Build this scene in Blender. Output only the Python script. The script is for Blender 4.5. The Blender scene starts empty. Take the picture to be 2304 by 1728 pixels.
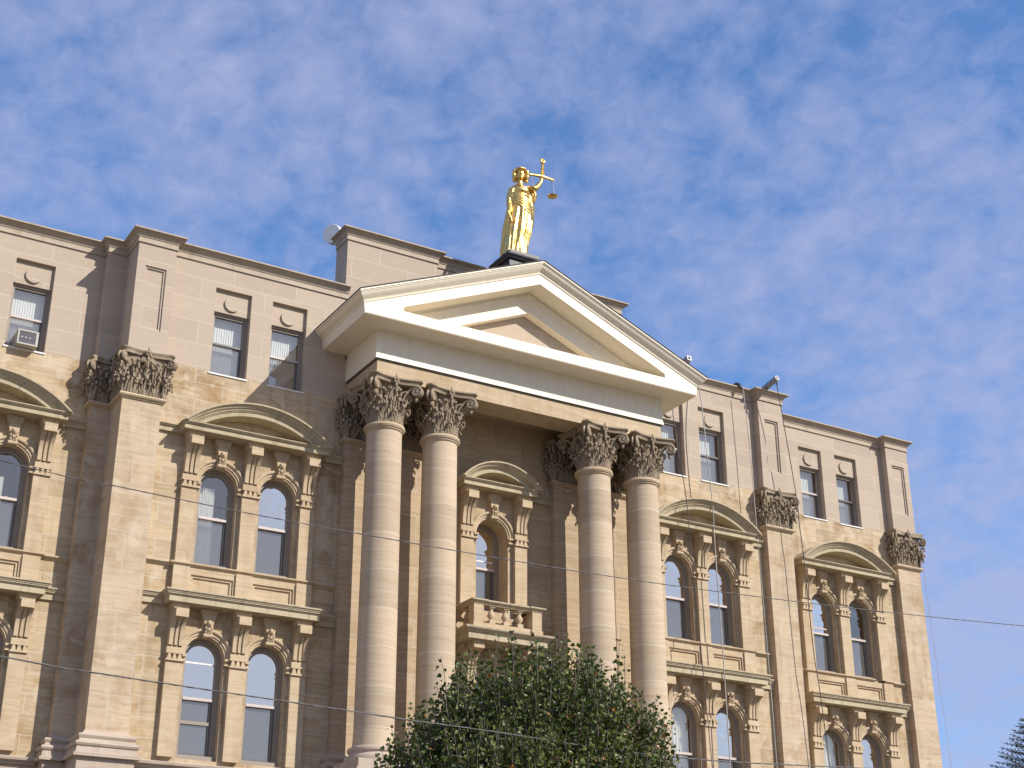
import bpy, bmesh, math, random
from mathutils import Vector, Matrix, noise
R=math.radians; PI=math.pi
random.seed(7)
scene=bpy.context.scene
col=scene.collection
# ------------------------------------------------------------------ camera
CAM=Vector((-25.6973,-44.4815,-15.8362)); YAW,PIT,ROL,FPX=0.5380,0.4154,-0.0019,3367.12
GZ=-17.45
fwd=Vector((math.sin(YAW)*math.cos(PIT),math.cos(YAW)*math.cos(PIT),math.sin(PIT)))
rt=Vector((math.cos(YAW),-math.sin(YAW),0)); up=rt.cross(fwd)
r2=math.cos(ROL)*rt+math.sin(ROL)*up; u2=-math.sin(ROL)*rt+math.cos(ROL)*up
cd=bpy.data.cameras.new('camera'); cam=bpy.data.objects.new('camera',cd); col.objects.link(cam)
M4=Matrix((r2,u2,-fwd)).transposed().to_4x4(); M4.translation=CAM
cam.matrix_world=M4
cd.sensor_width=36; cd.lens=36*FPX/2304; cd.clip_start=.1; cd.clip_end=5000
scene.camera=cam
# ------------------------------------------------------------------ sun and sky
SUN=Vector((.65,-1,.89)).normalized()
sd=bpy.data.lights.new('sun','SUN'); sd.energy=4.9; sd.angle=R(.5); sd.color=(1,.945,.86)
so=bpy.data.objects.new('sun',sd); col.objects.link(so)
so.rotation_euler=(-SUN).to_track_quat('-Z','Y').to_euler(); so.location=(20,-40,40)
W=bpy.data.worlds.new('World'); scene.world=W; W.use_nodes=True
nt=W.node_tree; nt.nodes.clear()
def N(t,typ,**k):
    n=t.nodes.new(typ)
    for a,b in k.items(): setattr(n,a,b)
    return n
sky=N(nt,'ShaderNodeTexSky',sky_type='NISHITA',sun_disc=False,sun_elevation=math.asin(SUN.z),sun_rotation=math.atan2(SUN.x,SUN.y),air_density=1.0,dust_density=.3,ozone_density=2.2)
tc=N(nt,'ShaderNodeTexCoord'); sx=N(nt,'ShaderNodeSeparateXYZ'); nt.links.new(tc.outputs['Generated'],sx.inputs[0])
def mth(t,op,a,b=None,c=None):
    n=N(t,'ShaderNodeMath',operation=op)
    for i,v in enumerate((a,b,c)):
        if v is None: continue
        if isinstance(v,(int,float)): n.inputs[i].default_value=v
        else: t.links.new(v,n.inputs[i])
    return n.outputs[0]
zz=mth(nt,'ADD',mth(nt,'MAXIMUM',sx.outputs[2],0.0),.45)
px=mth(nt,'DIVIDE',sx.outputs[0],zz); py=mth(nt,'DIVIDE',sx.outputs[1],zz)
cx=N(nt,'ShaderNodeCombineXYZ'); nt.links.new(px,cx.inputs[0]); nt.links.new(py,cx.inputs[1])
def noi(t,vec,scale,detail=4,rough=.55,dist=0.):
    n=N(t,'ShaderNodeTexNoise'); n.inputs['Scale'].default_value=scale; n.inputs['Detail'].default_value=detail
    n.inputs['Roughness'].default_value=rough; n.inputs['Distortion'].default_value=dist
    if vec is not None: t.links.new(vec,n.inputs['Vector'])
    return n.outputs[0]
def ramp(t,fac,pts,interp='LINEAR'):
    n=N(t,'ShaderNodeValToRGB'); cr=n.color_ramp; cr.interpolation=interp
    while len(cr.elements)<len(pts): cr.elements.new(.5)
    for e,(p,c) in zip(cr.elements,pts):
        e.position=p; e.color=(c,c,c,1) if isinstance(c,(int,float)) else (*c,1)
    t.links.new(fac,n.inputs[0]); return n.outputs[0]
mp=N(nt,'ShaderNodeMapping'); nt.links.new(cx.outputs[0],mp.inputs[0]); mp.inputs['Rotation'].default_value=(0,0,R(25)); mp.inputs['Scale'].default_value=(1.12,1.0,1)
big=noi(nt,mp.outputs[0],2.3,2,.5,.1); fine=noi(nt,mp.outputs[0],36.,4,.62,.3); mid=noi(nt,mp.outputs[0],15.,2,.5,.15)
cl=mth(nt,'ADD',mth(nt,'ADD',mth(nt,'MULTIPLY',big,.44),mth(nt,'MULTIPLY',fine,.34)),mth(nt,'MULTIPLY',mid,.30))
sunny=mth(nt,'MULTIPLY',mth(nt,'MAXIMUM',mth(nt,'MULTIPLY',sx.outputs[1],-1.),0.),.15)     # cloud veil thickened out of view, behind the camera, to whiten window reflections
low_=mth(nt,'MULTIPLY',mth(nt,'MAXIMUM',mth(nt,'SUBTRACT',.42,sx.outputs[2]),0.),.28)     # the veil thickens towards the horizon
cm=ramp(nt,mth(nt,'ADD',mth(nt,'ADD',cl,sunny),low_),[(.42,.06),(.54,.43),(.67,.80)])
def mixw(f,a,b):
    n=N(nt,'ShaderNodeMix',data_type='RGBA'); nt.links.new(mth(nt,'MULTIPLY',f,5.),n.inputs[0]); n.inputs[6].default_value=(*a,1); n.inputs[7].default_value=(*b,1); return n.outputs[2]
mx=N(nt,'ShaderNodeMix',data_type='RGBA'); nt.links.new(cm,mx.inputs[0])
gain=N(nt,'ShaderNodeMix',data_type='RGBA',blend_type='MULTIPLY'); gain.inputs[0].default_value=1
nt.links.new(sky.outputs[0],gain.inputs[6]); gain.inputs[7].default_value=(.92,1.34,1.80,1)
nt.links.new(gain.outputs[2],mx.inputs[6]); cc=mixw(sunny,(3.9,4.4,6.7),(5.0,5.0,5.8)); nt.links.new(cc,mx.inputs[7])
bg=N(nt,'ShaderNodeBackground'); bg.inputs[1].default_value=.097; nt.links.new(mx.outputs[2],bg.inputs[0])
wo=N(nt,'ShaderNodeOutputWorld'); nt.links.new(bg.outputs[0],wo.inputs[0])
vs=scene.view_settings; vs.view_transform='Standard'; vs.look='None'; vs.exposure=.20; vs.gamma=1
scene.cycles.max_bounces=6; scene.cycles.transparent_max_bounces=8
# ------------------------------------------------------------------ materials
def mat(name):
    m=bpy.data.materials.new(name); m.use_nodes=True; t=m.node_tree; t.nodes.clear()
    o=N(t,'ShaderNodeOutputMaterial'); b=N(t,'ShaderNodeBsdfPrincipled'); t.links.new(b.outputs[0],o.inputs[0])
    return m,t,b,o
def mixc(t,fac,a,b,bt='MIX'):
    n=N(t,'ShaderNodeMix',data_type='RGBA',blend_type=bt)
    for i,v in ((0,fac),(6,a),(7,b)):
        if isinstance(v,(int,float)): n.inputs[i].default_value=v
        elif isinstance(v,tuple): n.inputs[i].default_value=(*v,1)
        else: t.links.new(v,n.inputs[i])
    return n.outputs[2]
def objco(t): return N(t,'ShaderNodeTexCoord').outputs['Object']
def mapped(t,vec,scale,loc=(0,0,0)):
    n=N(t,'ShaderNodeMapping'); t.links.new(vec,n.inputs[0]); n.inputs['Scale'].default_value=scale; n.inputs['Location'].default_value=loc
    return n.outputs[0]
def bump(t,b,h,s,d=.02):
    n=N(t,'ShaderNodeBump'); n.inputs['Strength'].default_value=s; n.inputs['Distance'].default_value=d
    t.links.new(h,n.inputs['Height']); t.links.new(n.outputs[0],b.inputs['Normal'])
def stone(name,base,alt,brick=None,strata=.25,stain=0.,light=0.,mortar=(.5,.45,.38),soot=0.,rough=.88,drip=0.,seed=0.):
    m,t,b,o=mat(name); v=objco(t); b.inputs['Roughness'].default_value=rough
    b.inputs['Specular IOR Level'].default_value=.25
    s=N(t,'ShaderNodeSeparateXYZ'); t.links.new(v,s.inputs[0])
    flat=N(t,'ShaderNodeCombineXYZ'); t.links.new(mth(t,'ADD',s.outputs[0],s.outputs[1]),flat.inputs[0]); t.links.new(s.outputs[2],flat.inputs[1])
    sv=mapped(t,v,(1,1,1),(seed,seed*.7,seed*.3))
    warp=noi(t,sv,.7,2)
    # bedding lines of the sandstone
    ws=N(t,'ShaderNodeCombineXYZ'); t.links.new(mth(t,'MULTIPLY',s.outputs[0],.45),ws.inputs[0]); t.links.new(mth(t,'MULTIPLY',s.outputs[1],.45),ws.inputs[1])
    offn=N(t,'ShaderNodeMath',operation='ADD'); offn.inputs[1].default_value=0.; t.links.new(mth(t,'ADD',mth(t,'MULTIPLY',s.outputs[2],7.5),mth(t,'MULTIPLY',warp,1.6)),offn.inputs[0])
    t.links.new(offn.outputs[0],ws.inputs[2])
    st=noi(t,ws.outputs[0],1.6,5,.62)
    c=mixc(t,ramp(t,st,[(.3,0),(.7,1)]),base,alt)
    if strata: 
        dk=ramp(t,st,[(.28,1-strata),(.5,1.0),(.78,1+strata*.35)]); c=mixc(t,1.,c,dk,'MULTIPLY')
    mor=None
    if brick:
        bw,bh,mo,var=brick
        bt=N(t,'ShaderNodeTexBrick'); t.links.new(flat.outputs[0],bt.inputs['Vector']); bt.offset=.5; bt.squash=1.
        for k,val in (('Color1',(1-var,1-var,1-var*1.1,1)),('Color2',(1+var*.6,1+var*.55,1+var*.4,1)),('Mortar',(1,1,1,1)),('Scale',1.),('Mortar Size',mo),('Mortar Smooth',.15),('Bias',0.),('Brick Width',bw),('Row Height',bh)): bt.inputs[k].default_value=val
        c=mixc(t,1.,c,bt.outputs[0],'MULTIPLY'); mor=bt.outputs[1]
    bl=noi(t,sv,.9,5,.62,.4)
    if stain: c=mixc(t,mth(t,'MULTIPLY',ramp(t,bl,[(.50,0),(.66,1)]),stain),c,(.27,.155,.06))
    if light: c=mixc(t,mth(t,'MULTIPLY',ramp(t,noi(t,sv,1.15,4,.6,1.2),[(.54,0),(.66,1)]),light),c,(.58,.49,.37))
    if brick:
        b2=N(t,'ShaderNodeTexBrick'); t.links.new(flat.outputs[0],b2.inputs['Vector']); b2.offset=.5; b2.squash=1.
        for k,val in (('Color1',(0,0,0,1)),('Color2',(1,1,1,1)),('Mortar',(.5,.5,.5,1)),('Scale',1.),('Mortar Size',0.),('Bias',0.),('Brick Width',brick[0]),('Row Height',brick[1])): b2.inputs[k].default_value=val
        t.links.new(mth(t,'MULTIPLY',b2.outputs[0],61.),offn.inputs[1])
    if drip:
        dv=mapped(t,v,(3.6,3.6,.28)); c=mixc(t,mth(t,'MULTIPLY',ramp(t,noi(t,dv,1.,4,.6),[(.52,0),(.7,1)]),drip),c,(.19,.135,.08))
    if soot: c=mixc(t,mth(t,'MULTIPLY',ramp(t,noi(t,sv,2.6,6,.7),[(.42,0),(.62,1)]),soot),c,(.07,.055,.042))
    if mor is not None: c=mixc(t,mth(t,'MULTIPLY',mor,.75),c,mortar)
    t.links.new(c,b.inputs['Base Color'])
    bump(t,b,mth(t,'ADD',mth(t,'MULTIPLY',st,.5),noi(t,v,28,3)),.25,.02)
    return m
M={}
M['old']=stone('old_sandstone',(.42,.32,.205),(.52,.41,.275),(1.75,.62,.013,.13),.12,.55,.55,drip=.30)
M['pier']=stone('pier_sandstone',(.45,.345,.235),(.54,.43,.305),(1.3,1.27,.012,.08),.08,.45,.5,seed=4.,drip=.22)
M['porch']=stone('sheltered_sandstone',(.41,.305,.195),(.50,.385,.26),(2.4,.92,.014,.1),.10,.25,.25,seed=9.,drip=.1)
M['band']=stone('discoloured_sandstone',(.42,.32,.21),(.53,.42,.29),(1.9,.62,.013,.16),.16,.75,.6,seed=13.,drip=.32)
M['new']=stone('smooth_limestone',(.43,.35,.275),(.455,.37,.29),(2.3,.82,.012,.075),.02,.0,.12,mortar=(.58,.49,.41),seed=2.)
M['coping']=stone('coping_limestone',(.42,.345,.27),(.46,.385,.30),(2.9,8.,.008,.03),.03,.0,.15,drip=.25,seed=3.)
M['trim']=stone('carved_sandstone',(.45,.345,.225),(.53,.42,.285),None,.07,.25,.3,seed=6.,drip=.2)
M['cornice']=stone('mossy_cornice_stone',(.435,.365,.25),(.49,.415,.29),(1.7,9.,.009,.05),.06,.15,.0,mortar=(.2,.17,.12),drip=.40,seed=8.)
M['capital']=stone('weathered_carving',(.29,.225,.155),(.40,.32,.23),None,.1,.0,.10,soot=.38,seed=5.)
M['base']=stone('base_stone',(.42,.34,.275),(.48,.39,.315),(2.,3.,.01,.05),.06,.1,.1,drip=.2,seed=15.)
def column_stone():
    m,t,b,o=mat('banded_column_stone'); tc_=N(t,'ShaderNodeTexCoord'); v=tc_.outputs['Object']; b.inputs['Roughness'].default_value=.85; b.inputs['Specular IOR Level'].default_value=.25
    oi=N(t,'ShaderNodeObjectInfo'); s=N(t,'ShaderNodeSeparateXYZ'); t.links.new(v,s.inputs[0])
    rnd=mth(t,'MULTIPLY',oi.outputs['Random'],37.)
    zj=mth(t,'ADD',s.outputs[2],mth(t,'MULTIPLY',oi.outputs['Random'],.6))
    dr=mth(t,'FLOOR',mth(t,'DIVIDE',zj,1.26))       # drum number
    wv=N(t,'ShaderNodeCombineXYZ'); t.links.new(s.outputs[0],wv.inputs[0]); t.links.new(s.outputs[1],wv.inputs[1]); t.links.new(mth(t,'ADD',mth(t,'MULTIPLY',dr,7.3),rnd),wv.inputs[2])
    warp=noi(t,wv.outputs[0],.7,2)
    ws=N(t,'ShaderNodeCombineXYZ'); t.links.new(mth(t,'MULTIPLY',s.outputs[0],.35),ws.inputs[0]); t.links.new(mth(t,'MULTIPLY',s.outputs[1],.35),ws.inputs[1])
    t.links.new(mth(t,'ADD',mth(t,'ADD',mth(t,'MULTIPLY',s.outputs[2],8.5),mth(t,'MULTIPLY',warp,2.2)),rnd),ws.inputs[2])
    st=noi(t,ws.outputs[0],1.5,6,.68)
    c=ramp(t,st,[(.27,(.38,.285,.19)),(.43,(.465,.36,.25)),(.6,(.50,.40,.29)),(.76,(.55,.455,.35))])
    dn=N(t,'ShaderNodeTexWhiteNoise',noise_dimensions='1D'); t.links.new(mth(t,'ADD',dr,rnd),dn.inputs['W'])
    c=mixc(t,1.,c,ramp(t,dn.outputs[0],[(0,.88),(1,1.08)]),'MULTIPLY')
    fr=mth(t,'FRACT',mth(t,'DIVIDE',zj,1.26)); jt=mth(t,'LESS_THAN',fr,.016)
    c=mixc(t,mth(t,'MULTIPLY',jt,.65),c,(.66,.58,.50))
    pit=ramp(t,noi(t,v,7.,3,.6),[(.66,0),(.74,.45)]); c=mixc(t,pit,c,(.34,.24,.16))
    t.links.new(c,b.inputs['Base Color']); bump(t,b,mth(t,'ADD',st,noi(t,v,30,2)),.2,.02)
    return m
M['column']=column_stone()
def plain(name,c1,c2,scale=3.,rough=.5,metal=0.,bs=0.,spec=.4,streak=None):
    m,t,b,o=mat(name); v=objco(t)
    vv=mapped(t,v,streak) if streak else v
    n=noi(t,vv,scale,5,.6); t.links.new(mixc(t,ramp(t,n,[(.3,0),(.7,1)]),c1,c2),b.inputs['Base Color'])
    b.inputs['Roughness'].default_value=rough; b.inputs['Metallic'].default_value=metal; b.inputs['Specular IOR Level'].default_value=spec
    if bs: bump(t,b,noi(t,v,scale*9,3),bs,.01)
    return m
M['cream']=plain('cream_paint',(.765,.68,.53),(.83,.75,.60),1.6,.55,0,.10,.4,(3.2,3.2,.9))
M['roof']=plain('dark_roofing',(.06,.055,.05),(.10,.09,.08),4,.8)
M['frame']=plain('taupe_window_frame',(.27,.225,.185),(.30,.25,.205),2,.5)
M['rail']=plain('sash_rail',(.50,.43,.40),(.55,.47,.44),2,.45)
M['darkrail']=plain('dark_sash_rail',(.10,.09,.085),(.13,.115,.11),2,.45)
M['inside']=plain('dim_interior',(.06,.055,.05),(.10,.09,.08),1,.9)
M['blind']=plain('white_blind',(.82,.82,.78),(.87,.87,.84),2,.7)
M['sill']=plain('white_metal_sill',(.70,.68,.67),(.78,.76,.75),3,.4)
M['black']=plain('black_painted_metal',(.018,.018,.022),(.045,.045,.05),6,.45,0,.2)
M['steel']=plain('galvanised_steel',(.22,.22,.235),(.34,.34,.355),8,.5,.6)
M['white']=plain('white_plastic',(.80,.80,.81),(.84,.84,.85),2,.4)
M['acshell']=plain('ac_shell',(.36,.345,.30),(.43,.41,.36),4,.5)
M['acgrill']=plain('ac_grille',(.10,.09,.11),(.15,.14,.16),25,.6)
M['rope']=plain('grey_rope',(.32,.30,.28),(.48,.46,.43),30,.8)
M['darkrope']=plain('dark_rope',(.06,.055,.05),(.12,.11,.10),30,.8)
M['cable']=plain('twisted_cable',(.05,.045,.045),(.16,.15,.15),40,.6,0,0,.4)
M['bark']=plain('grey_bark',(.09,.075,.06),(.19,.165,.14),14,.9,0,.5)
M['spruce']=plain('spruce_needles',(.012,.022,.016),(.03,.045,.034),9,.6)
def gold():
    m,t,b,o=mat('gilded_metal'); v=objco(t); n=noi(t,v,7,4)
    t.links.new(mixc(t,ramp(t,n,[(.35,0),(.65,1)]),(.70,.45,.12),(.85,.60,.23)),b.inputs['Base Color'])
    b.inputs['Metallic'].default_value=1; t.links.new(ramp(t,n,[(.3,.30),(.7,.42)]),b.inputs['Roughness']); bump(t,b,noi(t,v,20,3),.25,.01)
    return m
M['gold']=gold()
def glass(name,fac,tint,rough=.015,mesh=0):
    m=bpy.data.materials.new(name); m.use_nodes=True; t=m.node_tree; t.nodes.clear()
    o=N(t,'ShaderNodeOutputMaterial'); tr=N(t,'ShaderNodeBsdfTransparent'); tr.inputs[0].default_value=(*tint,1)
    gl=N(t,'ShaderNodeBsdfGlossy'); gl.inputs['Roughness'].default_value=rough; gl.inputs[0].default_value=(1,.905,.775,1)
    v=objco(t); bp=N(t,'ShaderNodeBump'); bp.inputs['Strength'].default_value=.25; bp.inputs['Distance'].default_value=.03
    t.links.new(noi(t,v,1.7,2,.5),bp.inputs['Height']); t.links.new(bp.outputs[0],gl.inputs['Normal'])
    x=N(t,'ShaderNodeMixShader'); x.inputs[0].default_value=fac
    if mesh:
        df=N(t,'ShaderNodeBsdfDiffuse'); df.inputs[0].default_value=(.27,.27,.28,1); xm=N(t,'ShaderNodeMixShader'); xm.inputs[0].default_value=mesh
        t.links.new(tr.outputs[0],xm.inputs[1]); t.links.new(df.outputs[0],xm.inputs[2]); tr=xm
    t.links.new(tr.outputs[0],x.inputs[1]); t.links.new(gl.outputs[0],x.inputs[2]); t.links.new(x.outputs[0],o.inputs[0])
    return m
M['glass']=glass('window_glass',.30,(.96,.98,.97)); M['mirror']=glass('reflecting_glass',.85,(.9,.93,.92)); M['screen']=glass('screened_glass',.30,(.60,.61,.62),.03,.35)
def leafmat():
    m,t,b,o=mat('glossy_pear_leaf'); g=N(t,'ShaderNodeNewGeometry')
    c=ramp(t,g.outputs['Random Per Island'],[(0,(.046,.066,.012)),(.5,(.078,.104,.018)),(.85,(.125,.150,.028)),(.975,(.18,.19,.045)),(.99,(.30,.12,.03)),(1,(.34,.15,.04))])
    t.links.new(c,b.inputs['Base Color']); b.inputs['Roughness'].default_value=.46; b.inputs['Specular IOR Level'].default_value=.5
    tr=N(t,'ShaderNodeBsdfTranslucent'); t.links.new(c,tr.inputs[0]); x=N(t,'ShaderNodeMixShader'); x.inputs[0].default_value=.22
    t.links.new(b.outputs[0],x.inputs[1]); t.links.new(tr.outputs[0],x.inputs[2]); t.links.new(x.outputs[0],o.inputs[0])
    return m
M['leaf']=leafmat()
M['ground']=plain('bounce_ground',(.13,.112,.085),(.18,.155,.12),.3,.95)  # unseen ground, its tone chosen for the light it bounces onto the undersides
# ------------------------------------------------------------------ mesh helpers
class MB:
    def __init__(s): s.v=[]; s.f=[]
    def add(s,vs,fs):
        o=len(s.v); s.v+= [tuple(p) for p in vs]; s.f+=[tuple(i+o for i in f) for f in fs]
    def quad(s,*p): s.add(p,[tuple(range(len(p)))])
    def box(s,x0,x1,y0,y1,z0,z1):
        s.add([(x0,y0,z0),(x1,y0,z0),(x1,y1,z0),(x0,y1,z0),(x0,y0,z1),(x1,y0,z1),(x1,y1,z1),(x0,y1,z1)],
              [(0,3,2,1),(4,5,6,7),(0,1,5,4),(1,2,6,5),(2,3,7,6),(3,0,4,7)])
    def prism(s,poly,axis,a,b):      # poly of 2-D points, extruded along axis from a to b
        def P(p,d): return {'y':(p[0],d,p[1]),'x':(d,p[0],p[1]),'z':(p[0],p[1],d)}[axis]
        n=len(poly); s.add([P(p,a) for p in poly]+[P(p,b) for p in poly],
            [tuple(range(n)),tuple(range(2*n-1,n-1,-1))]+[(i,(i+1)%n,n+(i+1)%n,n+i) for i in range(n)])
    def lathe(s,c,prof,n=40,cap=True):
        vs=[]; fs=[]
        for r,z in prof:
            for k in range(n):
                a=2*PI*k/n; vs.append((c[0]+r*math.cos(a),c[1]+r*math.sin(a),c[2]+z))
        for i in range(len(prof)-1):
            for k in range(n): fs.append((i*n+k,i*n+(k+1)%n,(i+1)*n+(k+1)%n,(i+1)*n+k))
        if cap: fs+= [tuple(range(n-1,-1,-1)),tuple(range((len(prof)-1)*n,len(prof)*n))]
        s.add(vs,fs)
    def tube(s,pts,r,n=6,cap=True):
        pts=[Vector(p) for p in pts]; vs=[]; fs=[]; m=len(pts)
        rr=r if isinstance(r,(list,tuple)) else [r]*m; ref=None
        for i,p in enumerate(pts):
            d=(pts[min(i+1,m-1)]-pts[max(i-1,0)]); d=d.normalized() if d.length>1e-9 else Vector((0,0,1))
            if ref is None: ref=d.orthogonal().normalized()
            ref=(ref-d*ref.dot(d)); ref=ref.normalized() if ref.length>1e-6 else d.orthogonal().normalized()
            b=d.cross(ref)
            for k in range(n):
                a=2*PI*k/n; vs.append(p+ref*math.cos(a)*rr[i]+b*math.sin(a)*rr[i])
        for i in range(m-1):
            for k in range(n): fs.append((i*n+k,i*n+(k+1)%n,(i+1)*n+(k+1)%n,(i+1)*n+k))
        if cap: fs+=[tuple(range(n-1,-1,-1)),tuple(range((m-1)*n,m*n))]
        s.add(vs,fs)
    def ball(s,c,r,n=10,m=7):
        r=r if isinstance(r,(tuple,list)) else (r,r,r); vs=[]; fs=[]
        for i in range(m+1):
            t=PI*i/m
            for k in range(n):
                a=2*PI*k/n; vs.append((c[0]+r[0]*math.sin(t)*math.cos(a),c[1]+r[1]*math.sin(t)*math.sin(a),c[2]+r[2]*math.cos(t)))
        for i in range(m):
            for k in range(n): fs.append((i*n+k,(i+1)*n+k,(i+1)*n+(k+1)%n,i*n+(k+1)%n))
        s.add(vs,fs)
    def grid(s,fn,nu,nv):
        vs=[fn(i/nu,j/nv) for i in range(nu+1) for j in range(nv+1)]
        s.add(vs,[(i*(nv+1)+j,(i+1)*(nv+1)+j,(i+1)*(nv+1)+j+1,i*(nv+1)+j+1) for i in range(nu) for j in range(nv)])
    def mould(s,path,prof,ends=True):   # profile (out,z) swept along a plan path, outside on the right
        n=len(path); m=len(prof); nor=[]
        for i in range(n-1):
            d=Vector((path[i+1][0]-path[i][0],path[i+1][1]-path[i][1])).normalized(); nor.append(Vector((d.y,-d.x)))
        vs=[]
        for i in range(n):
            a=nor[max(i-1,0)]; b=nor[min(i,n-2)]; k=(a+b)/(1+a.dot(b))
            for o,z in prof: vs.append((path[i][0]+k.x*o,path[i][1]+k.y*o,z))
        fs=[(i*m+j,(i+1)*m+j,(i+1)*m+j+1,i*m+j+1) for i in range(n-1) for j in range(m-1)]
        if ends: fs+=[tuple(range(m)),tuple(range((n-1)*m,n*m))]
        s.add(vs,fs)
    def holes(s,x0,x1,z0,z1,y,hs):      # wall face at y with rectangular holes
        xs=sorted({x0,x1,*[h[0] for h in hs],*[h[1] for h in hs]}); zs=sorted({z0,z1,*[h[2] for h in hs],*[h[3] for h in hs]})
        for a,b in zip(xs,xs[1:]):
            for c,d in zip(zs,zs[1:]):
                mx_,mz=(a+b)/2,(c+d)/2
                if any(h[0]<mx_<h[1] and h[2]<mz<h[3] for h in hs): continue
                s.quad((a,y,c),(b,y,c),(b,y,d),(a,y,d))
    def reveal(s,h,ya,yb,bottom=True):
        x0,x1,z0,z1=h
        s.quad((x0,ya,z0),(x0,yb,z0),(x0,yb,z1),(x0,ya,z1)); s.quad((x1,ya,z0),(x1,ya,z1),(x1,yb,z1),(x1,yb,z0)); s.quad((x0,ya,z1),(x1,ya,z1),(x1,yb,z1),(x0,yb,z1))
        if bottom: s.quad((x0,ya,z0),(x0,yb,z0),(x1,yb,z0),(x1,ya,z0))
    def mesh(s,name,recalc=True):
        me=bpy.data.meshes.new(name); me.from_pydata(s.v,[],s.f)
        if recalc:
            bm=bmesh.new(); bm.from_mesh(me); bmesh.ops.recalc_face_normals(bm,faces=bm.faces); bm.to_mesh(me); bm.free()
        return me
    def build(s,name,m,parent=None,smooth=0,label=None,recalc=True):
        return link(name,s.mesh(name,recalc),m,parent,smooth,label)
def link(name,me,m=None,parent=None,smooth=0,label=None,loc=None):
    if m is not None and not me.materials: me.materials.append(M[m] if isinstance(m,str) else m)
    if smooth:
        me.polygons.foreach_set('use_smooth',[True]*len(me.polygons)); me.set_sharp_from_angle(angle=R(smooth))
    o=bpy.data.objects.new(name,me); col.objects.link(o)
    if loc is not None: o.location=loc
    if parent is not None: setpar(o,parent)
    if label: o['label']=label
    return o
def root_loc(p):
    l=Vector((0,0,0))
    while p is not None: l=l+p.location; p=p.parent
    return l
def setpar(o,p):        # keeps the world place; things and parts carry no rotation
    o.parent=p; o.matrix_parent_inverse=Matrix.Translation(-root_loc(p)) if p.parent is None else Matrix.Identity(4)
    if p.parent is not None: o.matrix_parent_inverse=Matrix.Translation(-p.location)
def tag(o,label,cat,group=None,kind=None):
    if label: o['label']=label
    if cat: o['category']=cat
    if group: o['group']=group
    if kind: o['kind']=kind
    return o
def thing(name,label,cat,loc,group=None):
    o=bpy.data.objects.new(name,None); col.objects.link(o); o.location=loc; o.empty_display_size=.3
    return tag(o,label,cat,group)
# ------------------------------------------------------------------ ground
g=MB(); g.box(-900,900,-900,900,GZ-.6,GZ); tag(g.build('ground','ground'),None,None,None,'structure')
# ------------------------------------------------------------------ courthouse
CH=thing('courthouse','long tan sandstone courthouse with a cream pediment on four tall columns','building',(0,0,GZ))
S=1.325; D1=-.344
BX=9.30; AX=17.79
Z0,ZS,ZT=-8.2,4.82,9.25       # base course, change of stone, parapet top
PLAN=[(6.05,0),(12.58,0),(12.58,D1),(13.88,D1),(13.88,.9),(14.53,.9),(14.53,S),(21.02,S),(21.02,.98),(22.33,.98),(22.33,15)]
mir=lambda p:[(-x,y) for x,y in reversed(p)]
# --- walls
W4={'B':(4.785,7.996)}
WIN4=[(7.5895,8.8934),(9.6723,10.9843)]; WIN4A=[(16.1254,17.4207),(18.2042,19.464)]
FL=[dict(sill=-1.93,zs=.82,zc=2.44,hood=True),dict(sill=-7.95,zs=-4.83,zc=-3.28,hood=False)]
def arched(cx): return [(cx-.65,cx+.65,f['sill'],f['zs']+.66) for f in FL]
wallP=MB(); low=MB()
for sg in (-1,1):
    def seg(a,b): return (a,b) if sg>0 else (-b,-a)
    for (a,b,y,cx,ww) in ((6.05,12.58,0,BX,WIN4),(14.53,21.02,S,AX,WIN4A)):
        wall=MB(); band=MB(); upper=MB(); x0,x1=seg(a,b); hs=[h for d in (-1.035,1.035) for h in arched(sg*cx+d)]
        wall.holes(x0,x1,Z0,2.75,y,hs); band.holes(x0,x1,2.75,ZS,y,[])
        h4=[(*seg(*w),4.785,7.996) for w in ww]
        upper.holes(x0,x1,ZS,8.9,y,[(h[0],h[1],ZS,h[3]) for h in h4])
        for h in h4: upper.reveal((h[0],h[1],ZS-.03,7.996),y,y+.5,False)
        wall.quad((x0,y,Z0),(x1,y,Z0),(x1,y+.5,Z0),(x0,y+.5,Z0))
        low.quad((x0,y,GZ),(x1,y,GZ),(x1,y,Z0),(x0,y,Z0))
        wall.build('wall','old',CH); band.build('wall','band',CH,label='blotchy sandstone band below the top storey'); upper.build('upper_wall','new',CH)
# centre of the porch
hc=[(-.65,.65,f['sill']-(0 if i else .0),f['zs']+.66) for i,f in enumerate(FL)]
wallP.holes(-6.05,6.05,Z0,6.4,0,hc); low.quad((-6.05,0,GZ),(6.05,0,GZ),(6.05,0,Z0),(-6.05,0,Z0))
wallP.build('porch_wall','porch',CH)
# building sides, roof and dim rooms behind the windows
for sx_ in (-1,1): low.quad((sx_*22.2,1.3,GZ),(sx_*22.2,20,GZ),(sx_*22.2,20,8.9),(sx_*22.2,1.3,8.9))
low.quad((-22.2,20,GZ),(22.2,20,GZ),(22.2,20,8.9),(-22.2,20,8.9))
low.build('lower_wall','base',CH)
rf=MB(); rf.box(-22.1,22.1,S+.02,19.9,8.6,8.8); rf.box(-12.6,12.6,.02,S+.02,8.61,8.79); rf.build('roof','roof',CH)
ins=MB(); ins.box(-22,22,3.6,3.7,-8.1,8.5); ins.box(-22,22,2.1,3.6,4.1,4.2); ins.box(-22,22,2.1,3.6,-2.6,-2.5); ins.build('interior_wall','inside',CH)
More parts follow.
